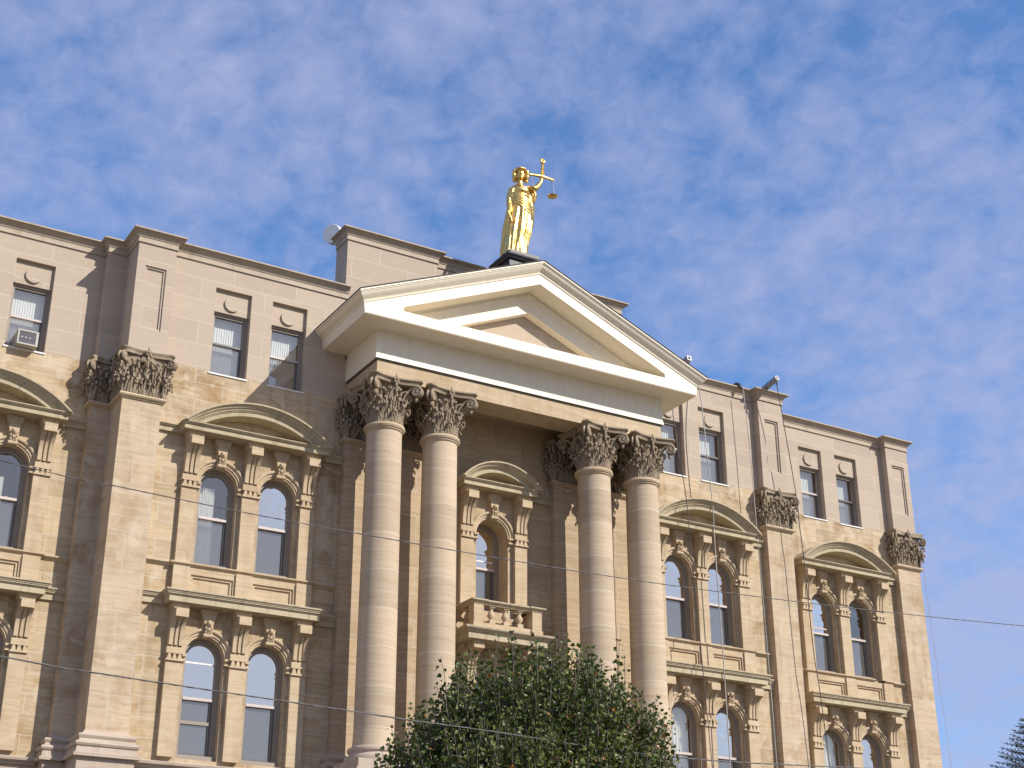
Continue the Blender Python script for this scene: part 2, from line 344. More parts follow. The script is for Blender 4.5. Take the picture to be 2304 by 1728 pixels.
# --- upper piers and lower piers
def pier(x0,x1,yf,yb,up=True,panel=True,zt=3.14,mt='pier'):
    p=MB(); p.box(x0,x1,yf,yb,-7.45,zt); o=p.build('pilaster',mt,CH)
    if up:
        u=MB(); w=x1-x0; m_=.29*w/1.3
        if panel and w>1:
            pa,pb=x0+.29,x1-.29
            u.holes(x0,x1,4.8,8.9,yf,[(pa,pb,5.69,7.99)]); u.reveal((pa,pb,5.69,7.99),yf,yf+.05); 
            u.holes(pa,pb,5.69,7.99,yf+.05,[(pa+.07,pb-.07,5.76,7.92)]); u.reveal((pa+.07,pb-.07,5.76,7.92),yf+.05,yf+.10)
            u.quad((pa+.07,yf+.10,5.76),(pb-.07,yf+.10,5.76),(pb-.07,yf+.10,7.92),(pa+.07,yf+.10,7.92))
        else: u.quad((x0,yf,4.8),(x1,yf,4.8),(x1,yf,8.9),(x0,yf,8.9))
        for x in (x0,x1): u.quad((x,yf,4.8),(x,yb,4.8),(x,yb,8.9),(x,yf,8.9))
        u.build('upper_pier','new',CH)
    return o
def ring(x0,x1,yf,yb): return [(x0,yb),(x0,yf),(x1,yf),(x1,yb)]
ASTR=[(0,3.12),(.05,3.14),(.05,3.18),(.10,3.19),(.13,3.24),(.10,3.30),(.02,3.32),(0,3.32)]
def base_prof(): return [(0,-8.22),(.34,-8.22),(.34,-8.13),(.27,-8.10),(.24,-7.93),(.28,-7.91),(.31,-7.85),(.28,-7.79),(.20,-7.77),(.17,-7.70),(.20,-7.66),(.22,-7.61),(.20,-7.56),(.10,-7.54),(.03,-7.47),(0,-7.42)]
PIERS=[]
for sg in (-1,1):
    def sgx(a,b): return (a,b) if sg>0 else (-b,-a)
    PIERS.append((*sgx(12.58,13.88),D1,.9)); PIERS.append((*sgx(13.88,14.53),.9,S)); PIERS.append((*sgx(21.02,22.33),.98,S+.1))
PORCHP=[(-6.05,-4.6),(-3.9,-2.43),(2.43,3.9),(4.6,6.05)]
piers=[]
for i,(x0,x1,yf,yb) in enumerate(PIERS): piers.append((pier(x0,x1,yf,yb if yb!=.9 else S+.05),x0,x1,yf))
for x0,x1 in PORCHP: piers.append((pier(x0,x1,-.35,.05,False,mt='porch'),x0,x1,-.35))
for o,x0,x1,yf in piers:
    d=(S+.02-yf) if abs(yf-D1)<.01 and abs(x0)>12 else .42
    a=MB(); a.mould(ring(x0,x1,yf,yf+d),ASTR,False); a.build('astragal','trim',o,30)
    b=MB(); b.mould(ring(x0,x1,yf,yf+d),base_prof(),False); b.build('base','base',o,30)
    pl=MB(); pl.box(x0-.2,x1+.2,yf-.2,yf+d,GZ,-8.2); pl.build('pedestal','base',o)
# --- base course on the plain walls
for sg in (-1,1):
    for (a,b,y) in ((6.3,12.3,0),(14.8,20.7,S)):
        bc=MB(); pth=[(a,y),(b,y)] if sg>0 else [(-b,y),(-a,y)]
        bc.mould(pth,[(0,-8.3),(.10,-8.3),(.12,-8.22),(.22,-8.2),(.24,-8.13),(.1,-8.08),(0,-8.08)]); bc.build('base_course','base',CH,30)
# --- parapet coping
COP=[(0,8.80),(.05,8.80),(.05,8.85),(.035,8.86),(.035,8.99),(.06,9.0),(.07,9.03),(.085,9.05),(.10,9.10),(.17,9.16),(.20,9.17),(.20,9.19),(.26,9.20),(.26,9.25),(0,9.26),(-.5,9.26)]
for sg in (-1,1):
    for pth in ([PLAN[:-1]+[(22.33,2.2)]]):
        c=MB(); c.mould(pth if sg>0 else mir(pth),COP,False); c.build('coping','coping',CH,28)
cb=MB()   # back of the parapet
for sg in (-1,1):
    for a,b,y in ((6.05,13.6,.35),(13.6,22.3,S+.4)): cb.quad((sg*a,y,8.5),(sg*b,y,8.5),(sg*b,y,9.26),(sg*a,y,9.26))
cb.build('parapet_back','coping',CH)
# --- attic block behind the pediment
def attic():
    a=MB()
    pth=[(-6.1,1.15),(-6.1,.15),(-2.36,.15),(-2.36,.42),(2.36,.42),(2.36,.15),(6.1,.15),(6.1,1.15)]
    a.mould(pth,[(0,8.4),(0,11.35)],False); a.quad(*[(x,y,8.5) for x,y in pth]); o=a.build('attic','new',CH)
    c=MB(); c.mould(pth,[(q[0],q[1]-8.80+11.34) for q in COP[:-1]],False); c.quad(*[(x,y,11.8) for x,y in pth]); c.quad((-6.1,1.15,8.5),(6.1,1.15,8.5),(6.1,1.15,11.8),(-6.1,1.15,11.8)); c.build('coping','coping',o,28)
attic()
# ------------------------------------------------------------------ windows
def arc(cx,zs,r,n=18): return [(cx-r*math.cos(PI*i/n),zs+r*math.sin(PI*i/n)) for i in range(n+1)]
def surround(cx,yw,f,wins,half,name='window_surround'):
    """carved stone surround of one bay and storey: panel with arched holes, archivolts, strips, imposts"""
    p=MB(); z0,zs,zc=f['sill'],f['zs'],f['zc']; yp=yw+.05; yq=yw-.08; zt=zc-.04
    xs=[cx-half]+[w for w in wins]+[cx+half]
    cuts=[cx-half]+[(wins[i]+wins[i+1])/2 for i in range(len(wins)-1)]+[cx+half]
    for i,w in enumerate(wins):
        L,Rr=cuts[i],cuts[i+1]
        p.quad((L,yp,z0),(w-.65,yp,z0),(w-.65,yp,zs),(L,yp,zs)); p.quad((w+.65,yp,z0),(Rr,yp,z0),(Rr,yp,zs),(w+.65,yp,zs))
        A=arc(w,zs,.65)
        p.quad((L,yp,zs),(w-.65,yp,zs),(w-.65,yp,zt),(L,yp,zt)); p.quad((w+.65,yp,zs),(Rr,yp,zs),(Rr,yp,zt),(w+.65,yp,zt))
        for (a,b) in zip(A,A[1:]): p.quad((a[0],yp,a[1]),(b[0],yp,b[1]),(b[0],yp,zt),(a[0],yp,zt))
        out=[(w-.65,z0)]+A+[(w+.65,z0)]; yb=yw+f.get('deep',.42)
        for a,b in zip(out,out[1:]): p.quad((a[0],yp,a[1]),(a[0],yb,a[1]),(b[0],yb,b[1]),(b[0],yp,b[1]))
        p.quad((w-.65,yp,z0),(w+.65,yp,z0),(w+.65,yb,z0),(w-.65,yb,z0))
    for sx_ in (-1,1): x=cx+sx_*half; p.quad((x,yp,z0),(x,yw,z0),(x,yw,zt),(x,yp,zt))
    # strips (flat pilasters between and beside the windows)
    st=[cx-half+.25]+[(wins[i]+wins[i+1])/2 for i in range(len(wins)-1)]+[cx+half-.25]
    for x in st:
        p.box(x-.255,x+.255,yq-.10,yp+.02,z0,zs-.19)
        p.box(x-.275,x+.275,yq-.16,yp+.02,zs-.02,zs+.035); p.box(x-.235,x+.235,yq-.07,yp+.02,zs-.19,zs-.02)
        for k in (-1,0,1):
            xx=x+k*.165; p.prism([(xx-.035,zs-.02),(xx+.035,zs-.02),(xx+.07,zs-.19),(xx-.07,zs-.19)],'y',yq-.15,yq-.05)
        p.box(x-.275,x+.275,yq-.16,yp+.02,zs-.24,zs-.19)
        p.box(x-.255,x+.255,yq-.11,yp+.02,zs+.035,zs+.22)
    for w in wins:
        for sx_ in (-1,1):          # small imposts that carry the archivolt
            xa,xb=sorted((w+sx_*.63,w+sx_*.80))
            p.box(xa,xb,yp-.20,yp+.02,zs-.05,zs+.02); p.box(xa+.02,xb-.02,yp-.13,yp+.02,zs-.14,zs-.05); p.box(xa,xb,yp-.17,yp+.02,zs-.19,zs-.14)
        prof=[(.655,0.),(.655,-.06),(.715,-.06),(.72,-.10),(.79,-.10),(.80,-.14),(.83,-.165),(.88,-.17),(.90,-.15),(.905,0.)]
        n=22
        for i in range(n):
            a0,a1=PI*i/n,PI*(i+1)/n
            for (ra,ya),(rb,yb_) in zip(prof,prof[1:]):
                q=lambda r,y,a:(w-r*math.cos(a),yp+y,zs+.02+r*math.sin(a))
                p.quad(q(ra,ya,a0),q(ra,ya,a1),q(rb,yb_,a1),q(rb,yb_,a0))
    o=p.build(name,'trim',CH,25)
    for x in st: bracket(x,yq,zs,zc,o)
    for w in wins: keystone(w,yp-.07,zs,zc,o)
    return o
BRK={}
def bracket(x,y,zs,zc,par):
    key=round(zc-zs,2)
    if key not in BRK:
        p=MB(); h=zc-zs      # local origin at strip front, spring height
        zt=h-.50; S_=[(.24,-.11),(.34,-.115),(.50,-.125),(.64,-.145),(.78,-.18),(.88,-.23),(.97,-.30),(zt-.03,-.40),(zt,-.44)]
        S_=[(min(a,zt),b) for a,b in S_]
        p.prism([(.15,.22)]+[(b,a) for a,b in S_]+[(.15,zt)],'x',-.17,.17)
        for xa,xb in ((-.225,-.10),(-.045,.045),(.10,.225)):
            p.prism([(.15,.22)]+[(b-.055,a) for a,b in S_]+[(.15,zt)],'x',xa,xb)
        p.box(-.205,.205,-.565,.15,zt,zt+.27)
        p.prism([(-.205,zt+.27),(.205,zt+.27),(.27,zt+.38),(.29,h),(-.29,h),(-.27,zt+.38)],'y',-.40,.15)
        BRK[key]=p.mesh('bracket')
    return link('bracket',BRK[key],'trim',par,25,loc=(x,y,zs))
KEY={}
def keystone(x,y,zs,zc,par):
    key=round(zc-zs,2)
    if key not in KEY:
        p=MB(); h=zc-zs; zt=h-.30
        p.prism([(-.13,.60),(.13,.60),(.20,zt),(-.20,zt)],'y',-.11,.02)
        p.prism([(-.14,1.02),(.14,1.02),(.19,zt),(-.19,zt)],'y',-.19,-.10)
        p.prism([(-.22,zt),(.22,zt),(.28,h-.05),(-.28,h-.05)],'y',-.20,.02)
        p.tube([(-.15,-.15,.67),(.15,-.15,.67)],.065,8)
        for k in range(3): p.ball((-.08+.08*k,-.17,.80),(.045,.06,.10),8,5)
        p.ball((0,-.22,1.02),(.10,.10,.13),10,7); p.ball((0,-.32,1.0),(.03,.04,.05),8,5); p.ball((-.045,-.295,1.07),.028,6,4); p.ball((.045,-.295,1.07),.028,6,4)
        p.ball((-.09,-.20,.90),(.05,.07,.07),8,5); p.ball((.09,-.20,.90),(.05,.07,.07),8,5); p.ball((0,-.22,.86),(.07,.06,.06),8,5)
        KEY[key]=p.mesh('keystone')
    return link('keystone',KEY[key],'trim',par,35,loc=(x,y,zs))
def frame_ring(p,outer,inner,ya,yb):
    for i in range(len(outer)-1):
        a,b,c,d=outer[i],outer[i+1],inner[i+1],inner[i]
        p.quad((a[0],ya,a[1]),(b[0],ya,b[1]),(c[0],ya,c[1]),(d[0],ya,d[1]))
        p.quad((d[0],ya,d[1]),(c[0],ya,c[1]),(c[0],yb,c[1]),(d[0],yb,d[1]))
def arched_window(cx,yw,f,blind=0,label=None,bars=()):
    z0,zs=f['sill'],f['zs']; d=f.get('deep',.42)-.42; y=yw+d
    p=MB(); zb=z0+.20
    o1=[(cx-.65,z0)]+arc(cx,zs,.65)+[(cx+.65,z0)]; i1=[(cx-.56,z0)]+arc(cx,zs,.56)+[(cx+.56,z0)]; i2=[(cx-.49,z0)]+arc(cx,zs-.02,.49)+[(cx+.49,z0)]
    frame_ring(p,o1,i1,y+.24,y+.30); frame_ring(p,i1,i2,y+.30,y+.40)
    p.box(cx-.64,cx+.64,y+.16,y+.42,z0,zb-.04)
    fr=p.build('window','frame',CH,25,label)
    zm=z0+(zs-z0)*.635 if f['hood'] else z0+(zs-z0)*.61
    m_=MB(); m_.box(cx-.48,cx+.48,y+.29,y+.40,zm-.05,zm+.035); m_.box(cx-.02-.14,cx+.02-.14,y+.285,y+.30,zm+.035,zm+.06); m_.box(cx-.02+.14,cx+.02+.14,y+.285,y+.30,zm+.035,zm+.06); m_.build('meeting_rail','rail',fr)
    k=MB(); k.box(cx-.48,cx-.44,y+.385,y+.43,zb-.04,zm-.05); k.box(cx+.42,cx+.48,y+.345,y+.43,zb-.04,zm-.05); k.box(cx-.44,cx+.42,y+.385,y+.43,zb-.04,zb+.04); k.build('lower_sash','darkrail',fr)
    A=arc(cx,zs-.02,.49); u=MB(); u.quad(*[(x,y+.36,z) for x,z in [(cx-.49,zm+.03)]+A+[(cx+.49,zm+.03)]]); u.build('pane','glass' if blind else 'mirror',fr)
    l=MB(); l.quad((cx-.49,y+.41,zb-.04),(cx+.49,y+.41,zb-.04),(cx+.49,y+.41,zm-.04),(cx-.49,y+.41,zm-.04)); l.build('pane','screen',fr)
    for zb_,w_,mt_ in bars:
        q=MB(); q.box(cx-.485,cx+.44,y+.34,y+.405,zb_-w_/2,zb_+w_/2); q.build('sash_bar',mt_,fr)
    if blind:
        b=MB(); x0,x1,zt_=blind; n=26
        b.grid(lambda s,t:(cx+x0+(x1-x0)*s,y+.62+.035*math.sin(s*n*2.2),z0+.1+(zt_-z0-.1)*t),n*4,1); b.build('curtain','blind',fr,60)
    return fr
HOOD={}
def hood(cx,yw,half,crest,zc,thick,par_label=None):
    rise=crest-(zc+.2); Rr=(half*half+rise*rise)/(2*rise); zc0=crest-Rr; zb=zc+.19; p=MB()
    t=thick; prof=[(Rr-t,-.02),(Rr-t,-.60),(Rr-t+.13,-.61),(Rr-t+.14,-.64),(Rr-t+.17,-.65),(Rr-t+.18,-.68),(Rr-.17,-.69),(Rr-.15,-.74),(Rr-.10,-.77),(Rr-.07,-.82),(Rr-.06,-.82),(Rr-.055,-.85),(Rr,-.85),(Rr+.0,-.02)]
    n=36
    for (ra,ya),(rb,yb) in zip(prof,prof[1:]):
        ta=math.acos(min(1,(zb-zc0)/ra)); tb=math.acos(min(1,(zb-zc0)/rb))
        for i in range(n):
            s0,s1=-1+2*i/n,-1+2*(i+1)/n
            q=lambda r,y,th:(cx+r*math.sin(th),yw+y,zc0+r*math.cos(th))
            p.quad(q(ra,ya,ta*s0),q(ra,ya,ta*s1),q(rb,yb,tb*s1),q(rb,yb,tb*s0))
    for sx_ in (-1,1): p.add([(cx+sx_*r*math.sin(math.acos(min(1,(zb-zc0)/r))),yw+y,zb) for r,y in prof],[tuple(range(len(prof)))])
    return p.build('arched_hood','cornice',CH,25)
def cornice(pth,step,yw,zc,top,bottom_depth,cx,half,name='window_cornice'):
    p=MB(); h=top
    P=[(0,zc-.04),(.05,zc-.04),(.06,zc),(.09,zc+.01)]+([(.12,zc+.05),(.16,zc+.06)]) 
    if h>.25: P=[(0,zc-.04),(.08,zc-.04),(.08,zc+.13),(.10,zc+.135),(.12,zc+.17),(.15,zc+.18),(.15,zc+.215),(.17,zc+.22),(.19,zc+.27),(.22,zc+.28),(.22,zc+.325),(0,zc+.34)]
    else: P=[(0,zc-.04),(.10,zc-.04),(.10,zc+.10),(.12,zc+.105),(.14,zc+.13),(.17,zc+.14),(.17,zc+.165),(.20,zc+.17),(.20,zc+.20),(0,zc+.205)]
    p.mould(pth,P); ya=min(y for x,y in pth)
    p.box(cx-half+.01,cx+half-.01,ya,yw+.02,zc-.035,zc+(.335 if h>.25 else .20))
    return p.build(name,'cornice',CH,25)
def sillcourse(pth,z,name='sill_course',m='trim'):
    p=MB(); p.mould(pth,[(0,z-.09),(.03,z-.09),(.045,z-.05),(.07,z-.045),(.09,z-.01),(.13,z),(.13,z+.045),(0,z+.05)]); return p.build(name,m,CH,25)
def panelzone(cx,yw,wins,half,z0,z1):
    p=MB(); st=[cx-half+.25]+[(wins[i]+wins[i+1])/2 for i in range(len(wins)-1)]+[cx+half-.25]
    hs=[(w-.70,w+.70,z0+.03,z1-.22) for w in wins]; ya=yw-.15
    p.holes(cx-half,cx+half,z0,z1,ya,hs); p.quad((cx-half,ya,z0),(cx-half,yw,z0),(cx-half,yw,z1),(cx-half,ya,z1)); p.quad((cx+half,ya,z0),(cx+half,yw,z0),(cx+half,yw,z1),(cx+half,ya,z1))
    for x in st: p.box(x-.27,x+.27,yw-.22,ya+.01,z0,z1)
    o=p.build('panel_course','trim',CH)
    for h in hs:
        q=MB(); q.reveal(h,ya,ya+.055); k=(h[0]+.08,h[1]-.08,h[2]+.05,h[3]-.08)
        q.holes(*h,ya+.055,[k]); q.reveal(k,ya+.055,ya+.11); q.quad((k[0],ya+.11,k[2]),(k[1],ya+.11,k[2]),(k[1],ya+.11,k[3]),(k[0],ya+.11,k[3])); q.build('panel','trim',o)
for sg in (-1,1):
    for (cx0,yw,xa,xb,tagA) in ((BX,0,6.05,12.58,'B'),(AX,S,14.53,21.02,'A')):
        cx=sg*cx0; xa_,xb_=(xa,xb) if sg>0 else (-xb,-xa); wins=[cx-1.035,cx+1.035]
        for f in FL:
            surround(cx,yw,f,wins,2.31)
            hw=2.44; pr=.56
            pth=[(xa_,yw),(cx-hw,yw),(cx-hw,yw-pr),(cx+hw,yw-pr),(cx+hw,yw),(xb_,yw)]
            cornice(pth,0,yw,f['zc'],.2 if f['hood'] else .34,0,cx,hw,'window_cornice' if f['hood'] else 'belt_cornice')
            if f['hood']: hood(cx,yw,2.60,3.66,f['zc'],.40)
            for w in wins:
                bl=0
                if f['hood'] and sg<0 and tagA=='B' and w<cx: bl=(-.6,.12,.95)
                elif f['hood'] and sg<0 and tagA=='A' and w>cx: bl=(-.6,.05,.6)
                elif f['hood'] and sg>0 and tagA=='A' and w>cx: bl=(-.6,-.1,.2)
                elif not f['hood'] and sg>0 and w<cx: bl=(-.6,.6,-4.2)
                br=()
                if not f['hood'] and sg<0 and tagA=='B' and w<cx: br=((-4.93,.05,'sill'),(-6.78,.10,'frame'))
                elif f['hood'] and sg>0 and tagA=='A' and w<cx: br=((.05,.06,'rail'),)
                arched_window(w,yw,f,bl,None,br)
        hw=2.33
        sp=[(xa_,yw),(cx-hw,yw),(cx-hw,yw-.12),(cx+hw,yw-.12),(cx+hw,yw),(xb_,yw)]
        if sg>0 and tagA=='A':      # a length of this sill is missing
            sillcourse([(xa_,yw),(cx-hw,yw),(cx-hw,yw-.12),(cx+1.35,yw-.12)],-1.97); sillcourse([(cx+1.95,yw-.10),(cx+hw,yw-.10),(cx+hw,yw),(xb_,yw)],-1.97)
        else: sillcourse(sp,-1.97)
        panelzone(cx,yw,wins,2.33,-2.96,-2.05)
# centre bay of the porch
for f in FL:
    f=dict(f); f['deep']=.82
    surround(0,0,f,[0.],1.36)
    hw=1.42; y_=-.56
    cornice([(-2.43,0),(-hw,0),(-hw,y_),(hw,y_),(hw,0),(2.43,0)] if f['hood'] else [(-2.43,0),(-1.5,0),(-1.5,-.45),(1.5,-.45),(1.5,0),(2.43,0)],0,0,f['zc'],.2 if f['hood'] else .34,0,0,hw)
    if f['hood']: hood(0,0,1.64,3.42,f['zc'],.36)
    arched_window(0,0,f,0,None,((.10,.05,'sill'),) if f['hood'] else ())
sillcourse([(-2.43,0),(2.43,0)],-2.35)
# --- square windows of the top storey
def top_window(x0,x1,yw,i):
    cx=(x0+x1)/2; z0,z1=4.785,7.05
    p=MB(); y=yw+.14
    p.box(x0,x1,y,y+.3,7.16,7.996)                                   # stone panel over the window
    p.lathe((0,0,0),[(.27,-.07),(.27,0)],36); n=36*2
    for k in range(n):
        v=p.v[-n+k]; p.v[-n+k]=(cx+v[0],y+v[2],7.53+v[1])
    o=p.build('window_head','new',CH,30)
    w=MB(); ya=yw+.22
    def rct(a): return [(x0+a,z0),(x0+a,7.16-a),(x1-a,7.16-a),(x1-a,z0)]
    frame_ring(w,rct(0.0),rct(.07),ya,ya+.05); frame_ring(w,rct(.07),rct(.13),ya+.05,ya+.12); w.box(x0+.01,x1-.01,ya+.01,ya+.2,z0+.03,z0+.10)
    fr=w.build('window','frame',CH)
    s=MB(); s.box(x0-.03,x1+.03,yw-.04,yw+.4,z0-.035,z0+.01); s.build('sill','sill',fr)
    zm=6.02; r_=MB(); r_.box(x0+.12,x1-.12,ya+.06,ya+.16,zm-.035,zm+.035); r_.build('meeting_rail','darkrail' if i%2 else 'rail',fr)
    k=MB(); k.box(x1-.19,x1-.13,ya+.10,ya+.18,z0+.1,zm); k.box(x0+.13,x0+.16,ya+.13,ya+.18,z0+.1,zm); k.box(x0+.13,x1-.13,ya+.13,ya+.18,z0+.07,z0+.12); k.build('lower_sash','darkrail',fr)
    u=MB(); u.quad((x0+.13,ya+.12,zm),(x1-.13,ya+.12,zm),(x1-.13,ya+.12,7.03),(x0+.13,ya+.12,7.03)); u.build('pane','glass',fr)
    l=MB(); l.quad((x0+.13,ya+.15,z0+.1),(x1-.13,ya+.15,z0+.1),(x1-.13,ya+.15,zm),(x0+.13,ya+.15,zm)); l.build('pane','screen',fr)
    b=MB(); n=13
    for k in range(n):
        xx=x0+.1+(x1-x0-.2)*k/n; wd=(x1-x0-.2)/n; b.quad((xx,ya+.345,z0),(xx+wd*.98,ya+.36,z0),(xx+wd*.98,ya+.36,7.1),(xx,ya+.34,7.1))
    b.build('blind','blind',fr)
i=0
for sg in (-1,1):
    for ww,yw in ((WIN4,0),(WIN4A,S)):
        for a,b in ww:
            x0,x1=(a,b) if sg>0 else (-b,-a); top_window(x0,x1,yw,i); i+=1
# ------------------------------------------------------------------ capitals
def leaf(p,o,n,h,w,bell,curl,seed=0):
    """acanthus leaf: a low backing sheet with five fanned ribs whose tips roll outwards"""
    n=Vector(n).normalized(); t=Vector((-n.y,n.x)); N3,T3=n.to_3d(),t.to_3d()
    def fn(s,u):
        j=2*u-1; z=h*.86*s; wd=w*(.62+.42*math.sin(PI*min(1,s*1.02)))*(1-.16*abs(math.sin(3.6*PI*s)))*(1-.55*max(0,(s-.75)/.25))
        out=bell(z)+.03+.05*s-.03*abs(j)+.07*max(0,s-.8); q=o+N3*out+T3*(j*wd/2); return (q.x,q.y,q.z+z)
    p.grid(fn,9,6)
    for k in (-2,-1,0,1,2):
        hh=h*(1-.15*abs(k)-(.04 if k in(-2,2) else 0)); rc=(.085 if k==0 else .06)*(.6+.5*h)*curl; r0=.040 if k==0 else .032; pts=[]; rr=[]
        for i in range(6):
            s=i/5; z=hh*.86*s; x=k*w*(.115+.12*s**1.5+(.05*s if abs(k)==2 else 0)); pts.append(o+N3*(bell(z)+.055+.055*s+(.02 if k==0 else 0))+T3*x+Vector((0,0,z))); rr.append(r0*(.75+.35*s))
        c=pts[-1]; sd=T3*(k*.02)
        for a in (40,80,120,160,205):
            a=R(a); pts.append(c+N3*(rc*(1-math.cos(a)))+Vector((0,0,rc*math.sin(a)))+sd*(a/2)); rr.append(r0*(1.15-.12*a))
        p.tube(pts,rr,6); q=pts[-1]; p.ball(q,r0*1.15,7,5)
    for s_ in (-1,1):      # small eyes at the foot of the leaf
        q=o+N3*(bell(.12)+.05)+T3*(s_*w*.44)+Vector((0,0,.10)); p.tube([q+T3*(.045*math.cos(a*PI/4))+Vector((0,0,.055*math.sin(a*PI/4))) for a in range(9)],.02,5)
def spiral(p,c,n,R0,turns,w,start=None,thick=.04):
    """ribbon scroll in the plane of direction n and z"""
    n=Vector(n).normalized().to_3d(); pts=[Vector(q) for q in (start or [])]
    m=int(turns*14)
    for i in range(m+1):
        a=PI*.5-2*PI*turns*i/m; r=R0*(1-.80*i/m); pts.append(c+n*(r*math.cos(a))+Vector((0,0,r*math.sin(a))))
    p.tube(pts,[thick]*(len(pts)-4)+[thick*1.05]*4,6); p.ball(c,thick*1.2,8,5)
def scrolls(p,base,d,reach,h,za,zv,R0,off,thick=.05):
    d=Vector(d).normalized(); t=Vector((-d.y,d.x)).to_3d(); D=d.to_3d()
    for s in (-1,1):
        q=base+t*(s*off); c=q+D*(reach-R0)+Vector((0,0,zv-R0)); 
        st=[q+D*.02+Vector((0,0,za)),q+D*(reach*.18)+Vector((0,0,za+(zv-za)*.45)),q+D*(reach*.42)+Vector((0,0,za+(zv-za)*.83)),q+D*(reach*.62)+Vector((0,0,zv-.015))]
        spiral(p,c,d,R0,1.6,0,st,thick)
def fleuron(p,c,n):
    n=Vector(n).to_3d(); t=Vector((-n.y,n.x,0))
    p.ball(c+n*.06,.055,8,5)
    for k in range(5):
        a=2*PI*k/5+.3; p.ball(c+t*(.085*math.cos(a))+Vector((0,0,.085*math.sin(a)))+n*.03,(.06,.05,.06),7,5)
    p.ball(c+Vector((0,0,.16)),(.03,.03,.07),6,4); p.ball(c-Vector((0,0,.2))+n*.02,(.05,.05,.12),7,5); p.ball(c-Vector((0,0,.38))+n*.0,(.04,.05,.10),7,5)
def abacus(p,poly,z0,z1):
    c=Vector((sum(q[0] for q in poly)/len(poly),sum(q[1] for q in poly)/len(poly)))
    def sc(k): return [tuple(c+(Vector(q)-c)*k) for q in poly]
    h=z1-z0; prof=[(.90,z0),(.91,z0+.3*h),(.94,z0+.5*h),(.955,z0+.52*h),(.985,z0+.72*h),(1.,z0+.75*h),(1.,z1)]
    n=len(poly); vs=[]
    for k,z in prof: vs+= [(x,y,z) for x,y in sc(k)]
    fs=[(i*n+j,i*n+(j+1)%n,(i+1)*n+(j+1)%n,(i+1)*n+j) for i in range(len(prof)-1) for j in range(n)]+[tuple(range(n)),tuple(range((len(prof)-1)*n,len(prof)*n))]
    p.add(vs,fs)
def concave(a,b,depth,n=6):
    a,b=Vector(a),Vector(b); d=(b-a); nn=Vector((d.y,-d.x)).normalized()
    return [tuple(a+d*(i/n)-nn*depth*math.sin(PI*i/n)) for i in range(n+1)]
def round_capital(h=1.58,r=.60):
    p=MB(); bell=lambda z:r-.09+.16*max(0,(z/h-.25))**1.6*1.6
    p.lathe((0,0,0),[(bell(h*i/10)-.01,h*.9*i/10) for i in range(11)],32)
    O=Vector((0,0,0))
    for k in range(8):
        a=2*PI*(k+.5)/8; leaf(p,O,(math.cos(a),math.sin(a)),h*.42,.46,bell,1.1)
    for k in range(8):
        a=2*PI*k/8; leaf(p,O,(math.cos(a),math.sin(a)),h*.66,.42,bell,1.15)
    for k in range(8):
        a=2*PI*(k+.5)/8; d=Vector((math.cos(a),math.sin(a),0)); p.tube([d*(bell(.5)+.05)+Vector((0,0,.5)),d*(bell(.8)+.07)+Vector((0,0,.8)),d*(bell(.95)+.08)+Vector((0,0,.97))],[.035,.04,.06],6); p.ball(d*(bell(.95)+.09)+Vector((0,0,1.0)),(.08,.08,.045),8,5)
        for s_ in (-1,1): t=Vector((-d.y,d.x,0)); p.tube([d*(bell(1.)+.08)+Vector((0,0,1.0)),d*(bell(1.1)+.12)+t*(s_*.07)+Vector((0,0,1.13)),d*(bell(1.2)+.2)+t*(s_*.13)+Vector((0,0,1.17)),d*(bell(1.2)+.24)+t*(s_*.15)+Vector((0,0,1.10))],[.04,.045,.035,.02],6)
    for k in range(4):
        a=PI/4+k*PI/2; d=Vector((math.cos(a),math.sin(a))); scrolls(p,d.to_3d()*r,d,.72,h,h*.55,h-.21,.19,.075)
        p.ball(d.to_3d()*(r+.50)+Vector((0,0,h-.66)),(.07,.07,.10),7,5); leaf(p,d.to_3d()*.02,d,h*.70,.30,bell,1.2)
        a=k*PI/2; d=Vector((math.cos(a),math.sin(a))); t=Vector((-d.y,d.x)).to_3d()
        for s in (-1,1):
            c=d.to_3d()*(bell(h*.8)+.06)+t*(s*.15)+Vector((0,0,h-.36)); spiral(p,c,(t*s*-1).xy,.095,1.4,0,[d.to_3d()*(bell(.8)+.04)+t*(s*.30)+Vector((0,0,.85)),d.to_3d()*(bell(.9)+.05)+t*(s*.27)+Vector((0,0,h-.5))],.032)
        fleuron(p,d.to_3d()*.80+Vector((0,0,h-.10)),d)
    c=1.0; q=.13; cs=[(-c+q,-c),(c-q,-c),(c,-c+q),(c,c-q),(c-q,c),(-c+q,c),(-c,c-q),(-c,-c+q)]
    poly=[]
    for k in range(4): poly+=concave(cs[2*k],cs[2*k+1],.19)
    abacus(p,poly,h-.20,h); return p.mesh('capital')
